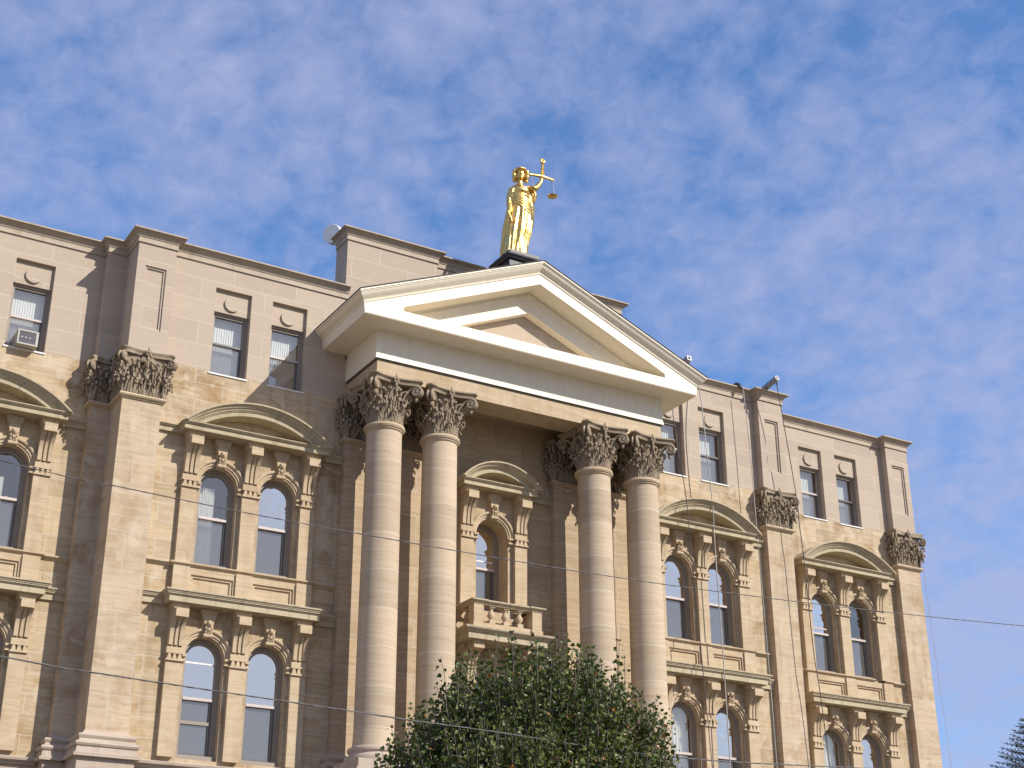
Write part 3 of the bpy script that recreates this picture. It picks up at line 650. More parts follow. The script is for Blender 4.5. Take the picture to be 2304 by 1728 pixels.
def pier_capital(w,d,h=1.50):
    """front face at local y=0 looking to -y, width w, running back to y=d"""
    p=MB(); f=lambda z:-.02+.14*max(0,(z/h-.3))**1.5*1.6; O=Vector
    n=8
    for i in range(n):
        za,zb=h*.9*i/n,h*.9*(i+1)/n; a,b=f(za),f(zb)
        A=[(-w/2-a,d,za),(-w/2-a,-a,za),(w/2+a,-a,za),(w/2+a,d,za)]; B=[(-w/2-b,d,zb),(-w/2-b,-b,zb),(w/2+b,-b,zb),(w/2+b,d,zb)]
        for k in range(3): p.quad(A[k],A[k+1],B[k+1],B[k])
    faces=[(O((-w/2,0,0)),O((w/2,0,0)),O((0,-1)),w)]
    for s in (-1,1): faces.append((O((s*w/2,0,0)),O((s*w/2,d,0)),O((s,0)),d))
    for a,b,nv,L in faces:
        k1=max(1,round(L/.42)); 
        for i in range(k1): leaf(p,a.lerp(b,(i+.5)/k1),nv,h*.40,.40,f,1.1)
        k2=max(1,round(L/.55))
        for i in range(k2): leaf(p,a.lerp(b,(i+.5)/k2) if k2>1 or L<.8 else a.lerp(b,.5),nv,h*.64,.40,f,1.2)
        for i in range(1,k1*2,2):
            q=a.lerp(b,i/(k1*2)); v=nv.to_3d(); p.tube([q+v*.05+O((0,0,.5)),q+v*.10+O((0,0,.8)),q+v*.16+O((0,0,.93))],[.03,.035,.055],6); p.ball(q+v*.17+O((0,0,.95)),(.075,.075,.045),8,5)
            for s_ in (-1,1): t=(b-a).normalized(); p.tube([q+v*.16+O((0,0,.95)),q+v*.20+t*(s_*.07)+O((0,0,1.07)),q+v*.27+t*(s_*.12)+O((0,0,1.11)),q+v*.30+t*(s_*.14)+O((0,0,1.05))],[.04,.045,.035,.02],6)
        if L>.9:
            q=a.lerp(b,.5); t=(b-a).normalized()
            for s in (-1,1):
                c=q+nv.to_3d()*.17+t*(s*.15)+O((0,0,h-.36)); spiral(p,c,(t*-s).xy,.10,1.4,0,[q+nv.to_3d()*.10+t*(s*.32)+O((0,0,.8)),q+nv.to_3d()*.14+t*(s*.28)+O((0,0,h-.48))],.033)
            fleuron(p,q+nv.to_3d()*.20+O((0,0,h-.10)),nv)
    for s in (-1,1):
        dd=O((s,-1)).normalized(); b=O((s*w/2,0,0)); leaf(p,b,dd,h*.42,.30,f,1.1); leaf(p,b,dd,h*.62,.30,f,.9); scrolls(p,b,dd,.40,h,h*.5,h-.20,.165,.07,.045); p.ball(b+dd.to_3d()*.28+O((0,0,h-.62)),(.06,.06,.09),7,5)
    c=.26; q=.10; W_=w/2+c
    poly=concave((-W_+q,-c),(W_-q,-c),.12)+concave((W_,-c+q),(W_,d+.0),.02,2)+concave((-W_,d),(-W_,-c+q),.02,2)
    abacus(p,poly,h-.19,h); return p.mesh('capital')
PC={}
for o,x0,x1,yf in piers:
    w=round(x1-x0,3); d=round((.95-yf) if abs(yf-D1)<.01 and abs(x0)>12 else .40,2); key=(w,d)
    if key not in PC: PC[key]=pier_capital(w,d,1.52)
    link('capital',PC[key],'capital',o,50,loc=((x0+x1)/2,yf,3.32))
# ------------------------------------------------------------------ portico columns
YC=-1.89; COLX=(-5.32,-3.19,3.19,5.32)
rc_=None
for x in COLX:
    s=MB(); prof=[]
    for i in range(25):
        t=i/24; prof.append((.638-.040*t**1.7,-7.40+t*(3.10+7.40)))
    prof[0]=(.66,-7.44); s.lathe((x,YC,0),[(.68,-7.46)]+prof,56); o=s.build('column','column',CH,40)
    a=MB(); a.lathe((x,YC,0),[(.60,3.02),(.645,3.06),(.645,3.11),(.68,3.115),(.71,3.18),(.69,3.25),(.64,3.28),(.58,3.28)],56); a.build('astragal','trim',o,40)
    b=MB(); b.lathe((x,YC,0),[(.84,-7.92),(.89,-7.90),(.91,-7.83),(.88,-7.76),(.80,-7.74),(.77,-7.70),(.75,-7.66),(.77,-7.62),(.80,-7.60),(.81,-7.55),(.79,-7.50),(.72,-7.48),(.70,-7.45),(.64,-7.43)],56); b.box(x-.92,x+.92,YC-.92,YC+.92,-8.2,-7.92); b.build('base','base',o,40)
    p=MB(); p.box(x-1.0,x+1.0,YC-1.0,YC+1.0,GZ,-8.2); p.build('pedestal','base',o)
    if rc_ is None: rc_=round_capital()
    link('capital',rc_,'capital',o,50,loc=(x,YC,3.28))
# ------------------------------------------------------------------ entablature and pediment
e=MB(); e.box(-5.93,5.93,-2.42,-1.36,4.86,5.56); e.box(-5.93,-4.7,-1.36,.0,4.86,5.56); e.box(4.7,5.93,-1.36,.0,4.86,5.56); e.box(-4.7,4.7,-1.36,0,5.3,5.56)
ent=e.build('architrave','trim',CH)
fz=MB(); fz.box(-6.0,6.0,-2.477,0,5.56,6.60); fz.mould([(-6.0,0),(-6.0,-2.477),(6.0,-2.477),(6.0,0)],[(0,5.66),(.02,5.64),(.025,5.535),(-.04,5.535)],False); fz.build('frieze','cream',CH)
lip=MB(); lip.mould([(-5.93,0),(-5.93,-2.42),(5.93,-2.42),(5.93,0)],[(0,5.48),(.03,5.48),(.055,5.52),(.055,5.534),(0,5.534)],False); lip.build('shade_lip','roof',CH)  # lip coloured dark to paint the shade line under the frieze
pd=MB(); Y1=-3.432
A=[(-6.93,6.58),(6.93,6.58),(6.97,6.95),(0,9.89),(-6.97,6.95)]; B=[(-5.48,7.0),(5.48,7.0),(5.48,7.16),(0,9.49),(-5.48,7.16)]
for i in range(5):
    j=(i+1)%5; a,b,c,d=A[i],A[j],B[j],B[i]
    pd.quad((a[0],Y1,a[1]),(b[0],Y1,b[1]),(c[0],Y1,c[1]),(d[0],Y1,d[1]))
    pd.quad((d[0],Y1,d[1]),(c[0],Y1,c[1]),(c[0],-2.65,c[1]),(d[0],-2.65,d[1]))
pd.quad((-6.93,Y1,6.58),(6.93,Y1,6.58),(6.93,.0,6.58),(-6.93,.0,6.58))
for s in (-1,1): pd.quad((s*6.93,Y1,6.58),(s*6.93,.0,6.58),(s*6.97,.0,6.95),(s*6.97,Y1,6.95))
pd.mould([(-6.9,Y1+.02),(6.9,Y1+.02)],[(0,6.60),(.03,6.60)],False)
pd.prism([(-6.90,6.605),(6.90,6.605),(6.0,6.955),(-6.0,6.955)],'y',Y1-.018,Y1+.05)
PED=pd.build('pediment','cream',CH)
cr=MB(); CP=[(0,0),(.03,.0),(.04,.045),(.02,.05),(.03,.07),(.07,.10),(.14,.13),(.20,.18),(.225,.235),(.25,.24),(.25,.265),(.285,.27),(.285,.32)]
vs=[]; m_=len(CP)
for kk in range(5):
    for o_,u_ in CP:
        ze=6.95+u_; za=ze+.4215*(6.97+o_) - .06*o_
        vs.append([(-(6.97+o_),.0,ze),(-(6.97+o_),Y1-o_,ze),(0,Y1-o_,za),(6.97+o_,Y1-o_,ze),(6.97+o_,.0,ze)][kk])
cr.add(vs,[(k*m_+j,(k+1)*m_+j,(k+1)*m_+j+1,k*m_+j+1) for k in range(4) for j in range(m_-1)])
cr.build('raking_cornice','cream',PED,25)
ro=MB(); o_,u_=CP[-1]; xe=6.97+o_+.02; ze=6.95+u_+.012; za=ze+.4215*xe-.02
for s in (-1,1): ro.prism([(s*xe,ze),(0,za),(0,za+.03),(s*xe,ze+.03)],'y',Y1-o_-.02,.6)
ro.build('roof','roof',PED)
tb=MB()          # recessed board with a smaller triangle cut out
def tri(ap,sl,zb): return [((zb-ap)/sl,zb),(-(zb-ap)/sl,zb),(0,ap)]
T1=tri(9.75,.424,6.9); T2=tri(8.66,.424,7.0)
for i in range(3):
    j=(i+1)%3; a,b,c,d=T1[i],T1[j],T2[j],T2[i]
    tb.quad((a[0],-2.65,a[1]),(b[0],-2.65,b[1]),(c[0],-2.65,c[1]),(d[0],-2.65,d[1])); tb.quad((d[0],-2.65,d[1]),(c[0],-2.65,c[1]),(c[0],-2.30,c[1]),(d[0],-2.30,d[1]))
for s in (-1,1):
    tb.prism([(0,9.36),(s*5.6,9.36-.424*5.6),(s*5.6,9.31-.424*5.6),(0,9.31)],'y',-2.69,-2.64)
tb.build('recessed_board','cream',PED)
ts=MB(); ts.quad((-6.,-2.28,6.9),(6.,-2.28,6.9),(0,-2.28,9.4)); ts.build('tympanum','new',PED)
# --- balcony
bl=MB(); cb_=[(-1.5,0),(-1.5,-1.12),(1.43,-1.12),(1.43,0)]
bl.mould(cb_,[(-.3,-3.30),(.10,-3.30),(.10,-3.10),(.13,-3.09),(.17,-3.05),(.20,-3.04),(.20,-3.01),(.26,-2.99),(.28,-2.95),(.28,-2.91),(.05,-2.89),(-.6,-2.89)])
bl.box(-1.5,1.43,-1.10,0,-3.28,-2.90); BAL=bl.build('balcony','cornice',CH,25)
bw=MB()
for x in (-1.2,1.13): bw.box(x-.19,x+.19,-1.20,-.82,-2.84,-2.08); bw.box(x-.22,x+.22,-1.23,-.79,-2.90,-2.74)
bw.box(-1.0,.93,-1.14,-.90,-2.90,-2.70); bw.box(-1.36,-1.08,-.82,0,-2.90,-2.70); bw.box(1.01,1.29,-.82,0,-2.90,-2.70)
bw.build('balcony_post','trim',BAL)
rl=MB(); RP=[(-.28,-2.08),(.02,-2.08),(.03,-2.03),(.06,-2.02),(.08,-1.99),(.12,-1.98),(.12,-1.93),(-.28,-1.92)]
rl.mould([(-1.39,0),(-1.39,-1.20),(-1.0,-1.20),(-1.0,-1.15),(.93,-1.15),(.93,-1.20),(1.32,-1.20),(1.32,0)],RP); rl.box(-1.2,1.1,-1.12,-.9,-2.07,-1.95); rl.build('handrail','cornice',BAL,25)
bp_=[(.10,-2.70),(.10,-2.56),(.06,-2.55),(.065,-2.52),(.13,-2.43),(.135,-2.38),(.07,-2.24),(.055,-2.20),(.085,-2.19),(.085,-2.17),(.06,-2.165),(.11,-2.12),(.11,-2.08)]
bme=None
for x,y in ((-.62,-1.02),(-.06,-1.02),(.50,-1.02),(-1.22,-.45),(1.15,-.45)):
    if bme is None:
        b=MB(); b.lathe((0,0,0),bp_,20); b.box(-.11,.11,-.11,.11,-2.70,-2.57); b.box(-.11,.11,-.11,.11,-2.13,-2.08); bme=b.mesh('baluster')
    link('baluster',bme,'trim',BAL,40,loc=(x,y,0))
for x in (-1.08,1.04):
    c=MB(); c.prism([(0,-3.30),(-1.05,-3.30),(-1.05,-3.56),(-.80,-3.62),(-.62,-3.80),(-.5,-4.2),(-.46,-4.9),(-.35,-5.3),(0,-5.4)],'x',x-.2,x+.2)
    for k in (-.13,0,.13): c.prism([(0,-3.62),(-.84,-3.64),(-.66,-3.82),(-.54,-4.2),(-.50,-4.85),(-.3,-4.9),(0,-4.9)],'x',x+k-.035,x+k+.035)
    c.build('corbel','trim',BAL)
# ------------------------------------------------------------------ gilded statue on its pedestal
def statue():
    YS=-1.62
    T=thing('statue','gilded robed woman holding up balance scales on the black pedestal','statue',(.05,YS,11.40))
    p=MB()
    Rg=[(11.36,-.04,.44,.40,.05),(11.46,-.03,.47,.43,.06),(11.75,.00,.47,.42,.06),(12.1,.04,.485,.42,.055),(12.5,.09,.51,.42,.055),(12.9,.14,.50,.41,.05),(13.25,.19,.485,.40,.045),(13.55,.22,.45,.37,.04),(13.85,.24,.40,.33,.03),(14.08,.25,.345,.285,.02),(14.20,.25,.335,.28,.012),(14.32,.25,.355,.30,.008),(14.44,.25,.37,.28,.006),(14.53,.25,.36,.23,.004),(14.60,.25,.28,.18,0),(14.67,.25,.17,.145,0),(14.75,.25,.118,.118,0),(14.95,.25,.11,.115,0)]
    n=72
    vs=[]; fs=[]
    for i,(z,cx_,rx,ry,am) in enumerate(Rg):
        for k in range(n):
            a=2*PI*k/n; tw=(z-11.4)*.30
            fold=am*(.55*math.sin(11*a+tw*2.2)+.45*math.sin(17*a-tw*3+1.3)+.35*math.sin(7*a+tw))
            knee=.09*math.exp(-((z-12.7)/.45)**2)*max(0,math.cos(a+PI/2-.35))**3     # bent knee pushes the cloth forward
            bust=.07*math.exp(-((z-14.38)/.13)**2)*(max(0,math.cos(a+PI/2-.5))**6+max(0,math.cos(a+PI/2+.5))**6)
            r=(1+fold/rx)*(1.07 if z<14.5 else 1.)
            vs.append((cx_+rx*r*math.cos(a)+knee*math.cos(a),YS+ry*r*math.sin(a)+(knee+bust)*math.sin(a),z))
    for i in range(len(Rg)-1):
        for k in range(n): fs.append((i*n+k,i*n+(k+1)%n,(i+1)*n+(k+1)%n,(i+1)*n+k))
    fs+=[tuple(range(n-1,-1,-1)),tuple(range((len(Rg)-1)*n,len(Rg)*n))]; p.add(vs,fs)
    # mantle drawn from the right hip up to the left side, and its hanging end
    for k,(dz,rr) in enumerate(((.20,.05),(.06,.06),(-.10,.055),(-.27,.055),(-.46,.05))):
        pts=[]
        for i in range(13):
            t=i/12; a=R(200)+R(150)*t; z=14.05+dz*.6-(.66-dz*.4)*t**1.3; rx=.40+.10*t+.05*(-dz); pts.append((.22+rx*math.cos(a),YS+(.345+.09*t-.04*dz)*math.sin(a),z))
        p.tube(pts,rr,8)
    for k in range(5):
        x=.60+.055*k; p.tube([(x,YS-.10+.05*k,14.35-.05*k),(x+.06,YS-.16+.05*k,13.9),(x+.07-.01*k,YS-.18+.06*k,13.45),(x-.02,YS-.2+.06*k,13.0),(x-.05,YS-.2+.05*k,12.72+.07*k)],[.05,.075,.085,.07,.03],8)
    for k in range(11):      # long folds of the skirt
        a=R(184)+R(168)*k/10; bx_=math.cos(a); by_=math.sin(a); w_=.04*math.sin(k*2.1); sw=.10*(1-k/10)
        p.tube([(.24+.32*bx_,YS+.27*by_,14.12),(.20+.42*bx_+sw,YS+.37*by_,13.5),(.12+.46*bx_+sw*.6+w_,YS+.41*by_,12.7),(.05+.47*bx_-.02+w_,YS+.42*by_,12.0),(-.03+.48*bx_+w_*.5,YS+.43*by_,11.42)],[.02,.034+.01*(k%2),.05-.012*(k%3),.055,.07-.015*(k%2)],8)
    # neckline and girdle
    p.tube([(.25+.37*math.cos(R(190+16*i)),YS+.31*math.sin(R(190+16*i)),14.16+.03*math.cos(R(30*i))) for i in range(11)],.035,8)
    p.tube([(-.02,YS-.20,14.62),(.12,YS-.29,14.52),(.25,YS-.30,14.46),(.40,YS-.29,14.52),(.53,YS-.20,14.64)],.03,8)
    # head, face and curled hair with a wreath
    H=Vector((.25,YS-.06,15.12)); n0=len(p.v)
    p.ball(H,(.185,.215,.265),24,16); p.ball(H+Vector((0,-.10,-.15)),(.125,.12,.11),16,10)
    p.tube([H+Vector((0,-.205,.05)),H+Vector((0,-.245,-.035)),H+Vector((0,-.235,-.06))],[.018,.032,.03],8)
    for s in (-1,1):
        p.ball(H+Vector((s*.072,-.188,.03)),(.034,.02,.02),10,7); p.tube([H+Vector((s*.03,-.207,.075)),H+Vector((s*.075,-.20,.085)),H+Vector((s*.12,-.165,.07))],.014,6); p.ball(H+Vector((s*.085,-.155,-.07)),(.06,.05,.06),10,7); p.ball(H+Vector((s*.185,-.01,.0)),(.03,.045,.06),8,6)
    p.ball(H+Vector((0,-.215,-.125)),(.055,.025,.016),10,6); p.ball(H+Vector((0,-.21,-.15)),(.045,.025,.016),10,6); p.ball(H+Vector((0,-.19,-.205)),(.05,.04,.04),10,6)
    rnd=random.Random(3)
    for i in range(120):
        a=rnd.uniform(0,2*PI); e_=rnd.uniform(-.55,1.5); d=Vector((math.cos(a)*math.cos(e_),math.sin(a)*math.cos(e_),math.sin(e_)))
        if d.y<-.35 and d.z<.62: continue
        c=H+Vector((d.x*.285,d.y*.24+.03,d.z*.29+.02)); q=rnd.uniform(.055,.085); p.ball(c,(q,q,q*.9),8,6)
    for s in (-1,1):
        for k in range(5): p.ball(H+Vector((s*(.27+.02*math.sin(k)),-.05+.03*k,.16-.10*k)),(.09,.09,.075),8,6)
    for k in range(9):
        a=R(200+17.5*k); p.ball(H+Vector((.23*math.cos(a),.23*math.sin(a)+.02,.24)),(.045,.045,.05),7,5)
    ca,sa=math.cos(R(-22)),math.sin(R(-22))      # head turned a little to its right
    for k in range(n0,len(p.v)):
        v=p.v[k]; dx,dy=v[0]-H.x,v[1]-H.y; p.v[k]=(H.x+(dx*ca-dy*sa)*.93,H.y+(dx*sa+dy*ca)*.93,H.z+(v[2]-H.z)*.95)
    # right arm hanging, hand on the sword hilt
    def hand(c,d,side,grip,palm=.075):
        d=Vector(d).normalized(); s=Vector(side).normalized(); g=Vector(grip).normalized()
        p.ball(c+d*.05,(palm,palm*.8,palm),10,8)
        for k in range(4):
            b=c+d*.10+s*(-.055+.037*k); L=(.055,.065,.06,.048)[k]; p.tube([b,b+d*L+g*.015,b+d*L*1.4+g*.06,b+d*L*1.15+g*.105],[.021,.02,.018,.014],8)
        b=c+d*.03+s*-.07; p.tube([b,b+d*.05-s*.03+g*.03,b+d*.10-s*.012+g*.07],[.023,.02,.015],8)
    p.tube([(-.02,YS,14.48),(-.12,YS-.01,14.38),(-.20,YS-.01,14.14),(-.27,YS-.03,13.84),(-.31,YS-.09,13.64),(-.36,YS-.20,13.40),(-.41,YS-.30,13.20),(-.43,YS-.33,13.10)],[.11,.13,.115,.098,.092,.085,.065,.058],14)
    for k in range(5):
        a=R(160+50*k); p.tube([(-.06+.03*math.cos(a),YS+.10*math.sin(a),14.53),(-.15+.09*math.cos(a),YS+.13*math.sin(a),14.25),(-.20+.10*math.cos(a),YS+.14*math.sin(a),13.96)],[.035,.05,.04],8)
    hand(Vector((-.435,YS-.34,13.06)),(-.05,-.10,-1),(.2,-1,.1),(.9,.2,0))
    p.tube([(-.50,YS-.38,13.10),(-.42,YS-.42,12.90),(-.36,YS-.44,12.68)],[.03,.028,.02],8); p.ball((-.51,YS-.38,13.13),.045,8,6)
    # left arm raised, holding the beam of the scales
    p.tube([(.52,YS,14.58),(.66,YS-.03,14.60),(.80,YS-.07,14.66),(.93,YS-.11,14.74),(1.00,YS-.14,14.83),(1.07,YS-.17,14.96),(1.12,YS-.19,15.06)],[.16,.16,.14,.12,.108,.09,.075],14)
    for k in range(6):
        x=.68+.05*k; p.tube([(x,YS-.05+.02*(k%3),14.62+.012*k),(x+.05,YS-.10+.05*(k%3),14.40),(x+.06-.015*k,YS-.06+.05*(k%3),14.16-.06*(k%2))],[.05,.065,.03],8)
    hand(Vector((1.125,YS-.20,15.08)),(.12,-.1,1),(1,.1,-.1),(0,-1,.2),.07)
    me=p.mesh('figure'); tmp=bpy.data.objects.new('tmp_figure',me); col.objects.link(tmp)
    md=tmp.modifiers.new('r','REMESH'); md.mode='VOXEL'; md.voxel_size=.017; md.use_smooth_shade=True
    sm=tmp.modifiers.new('s','SMOOTH'); sm.iterations=1; sm.factor=.5
    dg=bpy.context.evaluated_depsgraph_get(); me2=bpy.data.meshes.new_from_object(tmp.evaluated_get(dg)); me2.name='figure'
    bpy.data.objects.remove(tmp); me2.materials.clear()
    me2.polygons.foreach_set('use_smooth',[True]*len(me2.polygons))
    o=bpy.data.objects.new('figure',me2); me2.materials.append(M['gold']); col.objects.link(o); setpar(o,T)
    # scales: fork with knob, beam, chains, two pans
    y=YS-.24; f=MB()
    for s in (-1,1): f.tube([(1.135+s*.045,y,15.16),(1.14+s*.05,y,15.3),(1.15+s*.03,y,15.62),(1.155,y,15.83)],[.048,.048,.042,.045],8)
    f.ball((1.155,y,15.88),(.085,.085,.07),12,8); f.tube([(1.155+.075*math.cos(a*PI/8),y,15.97+.075*math.sin(a*PI/8)) for a in range(17)],.042,8)
    f.tube([(.60,y+.06,15.20),(.70,y+.04,15.215),(1.10,y,15.245),(1.14,y,15.25),(1.50,y-.04,15.21),(1.60,y-.05,15.19)],[.055,.045,.065,.065,.045,.055],10)
    f.ball((.60,y+.06,15.2),.05,10,7); f.ball((1.60,y-.05,15.19),.05,10,7); f.build('balance_beam','gold',T,45)
    for bx_,by_,zp in ((.66,y+.05,14.50),(1.56,y-.05,14.42)):
        q=MB(); q.lathe((bx_,by_,zp),[(.02,-.035),(.12,-.025),(.19,.02),(.205,.05),(.19,.045),(.12,.005),(.0,-.01)],28,False); pn=q.build('pan','gold',T,45)
        c=MB()
        for k in range(3):
            a=2*PI*k/3+.5; c.tube([(bx_,by_,15.19),(bx_+.19*math.cos(a),by_+.19*math.sin(a),zp+.05)],.009,5)
        c.build('chains','steel',pn)
    k=MB(); X=.07; pf=[(0,9.9),(.02,10.96),(.10,11.0),(.12,11.05),(.15,11.08),(.18,11.11),(.19,11.17),(.16,11.18),(.02,11.19),(0,11.19),(-.3,11.19)]
    pth=[(X-.62,-.95),(X-.62,-2.20),(X+.66,-2.20),(X+.66,-.95)]
    k.mould(pth,pf); k.quad((X-.62,-.95,9.9),(X+.66,-.95,9.9),(X+.66,-.95,11.18),(X-.62,-.95,11.18))
    k.box(X-.62,X+.66,-2.24,-.95,11.18,11.39); PB=k.build('pedestal','black',None,25)
    PB.location=(0,0,0); tag(PB,'black moulded pedestal on the pediment peak under the gilded statue','pedestal')
statue()
# ------------------------------------------------------------------ window air conditioner
AC=thing('air_conditioner','boxy window air conditioner sticking out of a top storey window','air conditioner',(-16.77,1.4,4.80))
p=MB(); x0,x1,y0,y1,z0,z1=-17.10,-16.44,.98,1.78,4.815,5.33
p.box(x0,x1,y0+.03,y1,z0,z1); t=.05
for a in ((x0,x1,y0,y0+.03,z0,z0+t),(x0,x1,y0,y0+.03,z1-t,z1),(x0,x0+t,y0,y0+.03,z0+t,z1-t),(x1-t*1.6,x1,y0,y0+.03,z0+t,z1-t)): p.box(*a)
p.build('case','acshell',AC)
p=MB()
for k in range(13): z=z0+.06+k*.0325; p.box(x0+t,x1-t*1.6,y0+.012,y0+.028,z,z+.022)
p.build('grille','acgrill',AC)
p=MB()
for k,x in enumerate((-16.98,-16.86,-16.73)): p.box(x,x+.05,y0+.004,y0+.013,5.06-.0*k,5.08-.0*k)
p.build('badge','white',AC)
# ------------------------------------------------------------------ drum antenna behind the attic block
DA=thing('antenna','white drum antenna beside the attic block above the left wing','antenna',(-6.0,2.3,11.7))
def drum():
    c=Vector((-5.93,2.15,12.62)); n=Vector((-.82,-.57,-.14)).normalized(); a=n.orthogonal().normalized(); b=n.cross(a); r=.385; L=.30
    p=MB(); m=40; prof=[(.0,.0),(r*.97,0),(r,-.02),(r,-L),(r*.9,-L-.03),(.12,-L-.16),(0,-L-.16)]; vs=[];fs=[]
    for q,d in prof:
        for k in range(m): th=2*PI*k/m; vs.append(c+n*d+(a*math.cos(th)+b*math.sin(th))*max(q,.001))
    for i in range(len(prof)-1):
        for k in range(m): fs.append((i*m+k,i*m+(k+1)%m,(i+1)*m+(k+1)%m,(i+1)*m+k))
    p.add(vs,fs); p.build('drum','white',DA,35)
    p=MB(); p.tube([c-n*(L+.1),Vector((-5.35,2.30,12.35)),Vector((-5.15,2.0,11.5)),Vector((-5.1,1.6,8.8))],.045,8); p.build('mast','steel',DA,35)
drum()
# ------------------------------------------------------------------ roof outrigger beams and hanging ropes
def beam(label,tip,back,r,rot):
    o=thing('outrigger_beam',label,'beam',back,'outrigger beams on the roof edge'); p=MB(); T_=Vector(tip); B_=Vector(back); d=(T_-B_).normalized(); s=d.cross(Vector((0,0,1))).normalized(); u=s.cross(d)
    if rot:    # hollow square tube
        w=r; ou=[T_+s*a*w+u*b*w for a,b in ((-1,-1),(1,-1),(1,1),(-1,1))]; oi=[T_+s*a*w*.6+u*b*w*.6 for a,b in ((-1,-1),(1,-1),(1,1),(-1,1))]; L=B_-T_
        for k in range(4):
            j=(k+1)%4; p.quad(ou[k],ou[j],ou[j]+L,ou[k]+L); p.quad(ou[k],ou[j],oi[j],oi[k]); p.quad(oi[k],oi[j],oi[j]+L*.98,oi[k]+L*.98)
    else: p.tube([T_,T_.lerp(B_,.02),B_],[r*.9,r,r],12)
    p.build('arm','steel',o,40)
    h=MB(); e_=T_-d*.07
    if not rot: h.tube([T_-d*.06,T_+d*.006],r*.72,12)  # dark plug stands in for the shade inside the open tube end
    h.tube([e_-u*r*.8,e_-u*(r+.10)],.03,6); h.tube([e_+Vector((.04*math.cos(k*PI/5),0,-r-.15+.05*math.sin(k*PI/5))) for k in range(11)],.018,6); h.build('hook','darkrail',o,40)
    return o
beam('square hollow steel beam poking up behind the right slope of the pediment',(8.44,-1.2,9.40),(8.44,.7,9.06),.10,True)
beam('round steel beam resting on the parapet corner above the right wing',(13.01,-1.2,9.56),(13.0,.5,9.20),.125,False)
gp='ropes hanging down the right wing'
def rope(name,label,pts,r,m,cat='rope',group=gp,n=10):
    V_=[Vector(q) for q in pts]; out=[]
    for i in range(len(V_)-1):
        for k in range(n):
            t=k/n; a=V_[max(i-1,0)]; b=V_[i]; c=V_[i+1]; d=V_[min(i+2,len(V_)-1)]
            out.append(.5*((2*b)+(c-a)*t+(2*a-5*b+4*c-d)*t*t+(3*b-a-3*c+d)*t**3))
    out.append(V_[-1]); p=MB(); p.tube(out,r,6); o=p.build(name,m,None,60); return tag(o,label,cat,group)
rope('rope','dark rope hanging past the top storey window nearest the pediment',[(7.55,-1.0,9.27),(7.65,-.95,7.25),(7.77,-.95,5.83),(8.05,-1.0,3.65),(8.17,-1.0,1.6),(8.45,-1.0,-3.5),(8.75,-1.0,-9.0)],.018,'darkrope')
rope('rope','pale rope crossing the second arched window of the right wing',[(9.50,-.30,9.22),(9.42,-.62,7.5),(9.46,-.68,5.7),(9.59,-.70,3.5),(9.57,-.72,1.6),(9.66,-.72,-3.6),(9.7,-.72,-9)],.024,'rope')
rope('rope','pale rope running down beside the tall right pier',[(11.75,-.47,9.05),(11.86,-.5,6.2),(11.92,-.5,3.2),(12.04,-.5,-2.6),(12.09,-.5,-6.4),(12.1,-.5,-9)],.018,'rope')
rope('rope','slack dark rope from the round beam down to the far bay arch',[(13.01,-1.13,9.36),(13.26,-1.05,7.93),(13.70,-1.0,4.54),(13.74,-1.0,3.3),(13.82,-1.0,2.1),(13.93,-1.0,-1.82),(14.11,-1,-3.77),(14.4,-1,-9)],.02,'darkrope')
rope('rope','thin rope hanging off the far right corner of the building',[(22.43,.86,6.2),(22.46,.86,2.7),(22.56,.86,-.75),(22.74,.86,-5.3),(22.85,.86,-9)],.011,'rope')
rope('rope_protector','short black rope protector bent over the parapet coping',[(11.62,.10,9.29),(11.64,-.05,9.36),(11.68,-.20,9.36),(11.72,-.30,9.28),(11.74,-.36,9.12)],.07,'black','protector',None,5)
# ------------------------------------------------------------------ overhead cables in front of the building
def cable(label,pts,r):
    p=MB(); V_=[]; n=len(pts)-1; out=[]
    V3=[Vector(q) for q in pts]
    for i in range(n):
        m_=max(6,int((V3[i+1]-V3[i]).length*5))
        for k in range(m_):
            t=k/m_; a=V3[max(i-1,0)]; b=V3[i]; c=V3[i+1]; d=V3[min(i+2,n)]
            out.append(.5*((2*b)+(c-a)*t+(2*a-5*b+4*c-d)*t*t+(3*b-a-3*c+d)*t**3))
    for s in range(3):
        L=0; q=[]
        for i,v in enumerate(out):
            if i: L+=(v-out[i-1]).length
            a=L*9+s*2*PI/3; q.append(v+Vector((0,math.cos(a)*r,math.sin(a)*r)))
        p.tube(q,r*.85,5)
    tag(p.build('overhead_cable','cable',None,60),label,'cable','overhead cables crossing in front of the building')
cable('upper twisted cable crossing from the left edge past the columns into the sky',[(-40,-24,-6.7),(-30,-24,-7.7),(-21.82,-24,-8.352),(-20.19,-24,-8.43),(-16.58,-24,-8.507),(-9.93,-24,-8.448),(-1.25,-24,-7.999),(6,-24,-7.3),(20,-24,-5.2)],.0055)
cable('lower twisted cable running into the leafy tree',[(-40,-24,-9.6),(-30,-24,-10.5),(-21.453,-24,-11.083),(-20.185,-24,-11.155),(-16.444,-24,-11.278),(-15.348,-24,-11.318),(-13.968,-24,-11.349),(-10.093,-23.6,-11.36),(-6.015,-24,-11.265),(2,-24,-10.8),(20,-24,-8.6)],.0075)
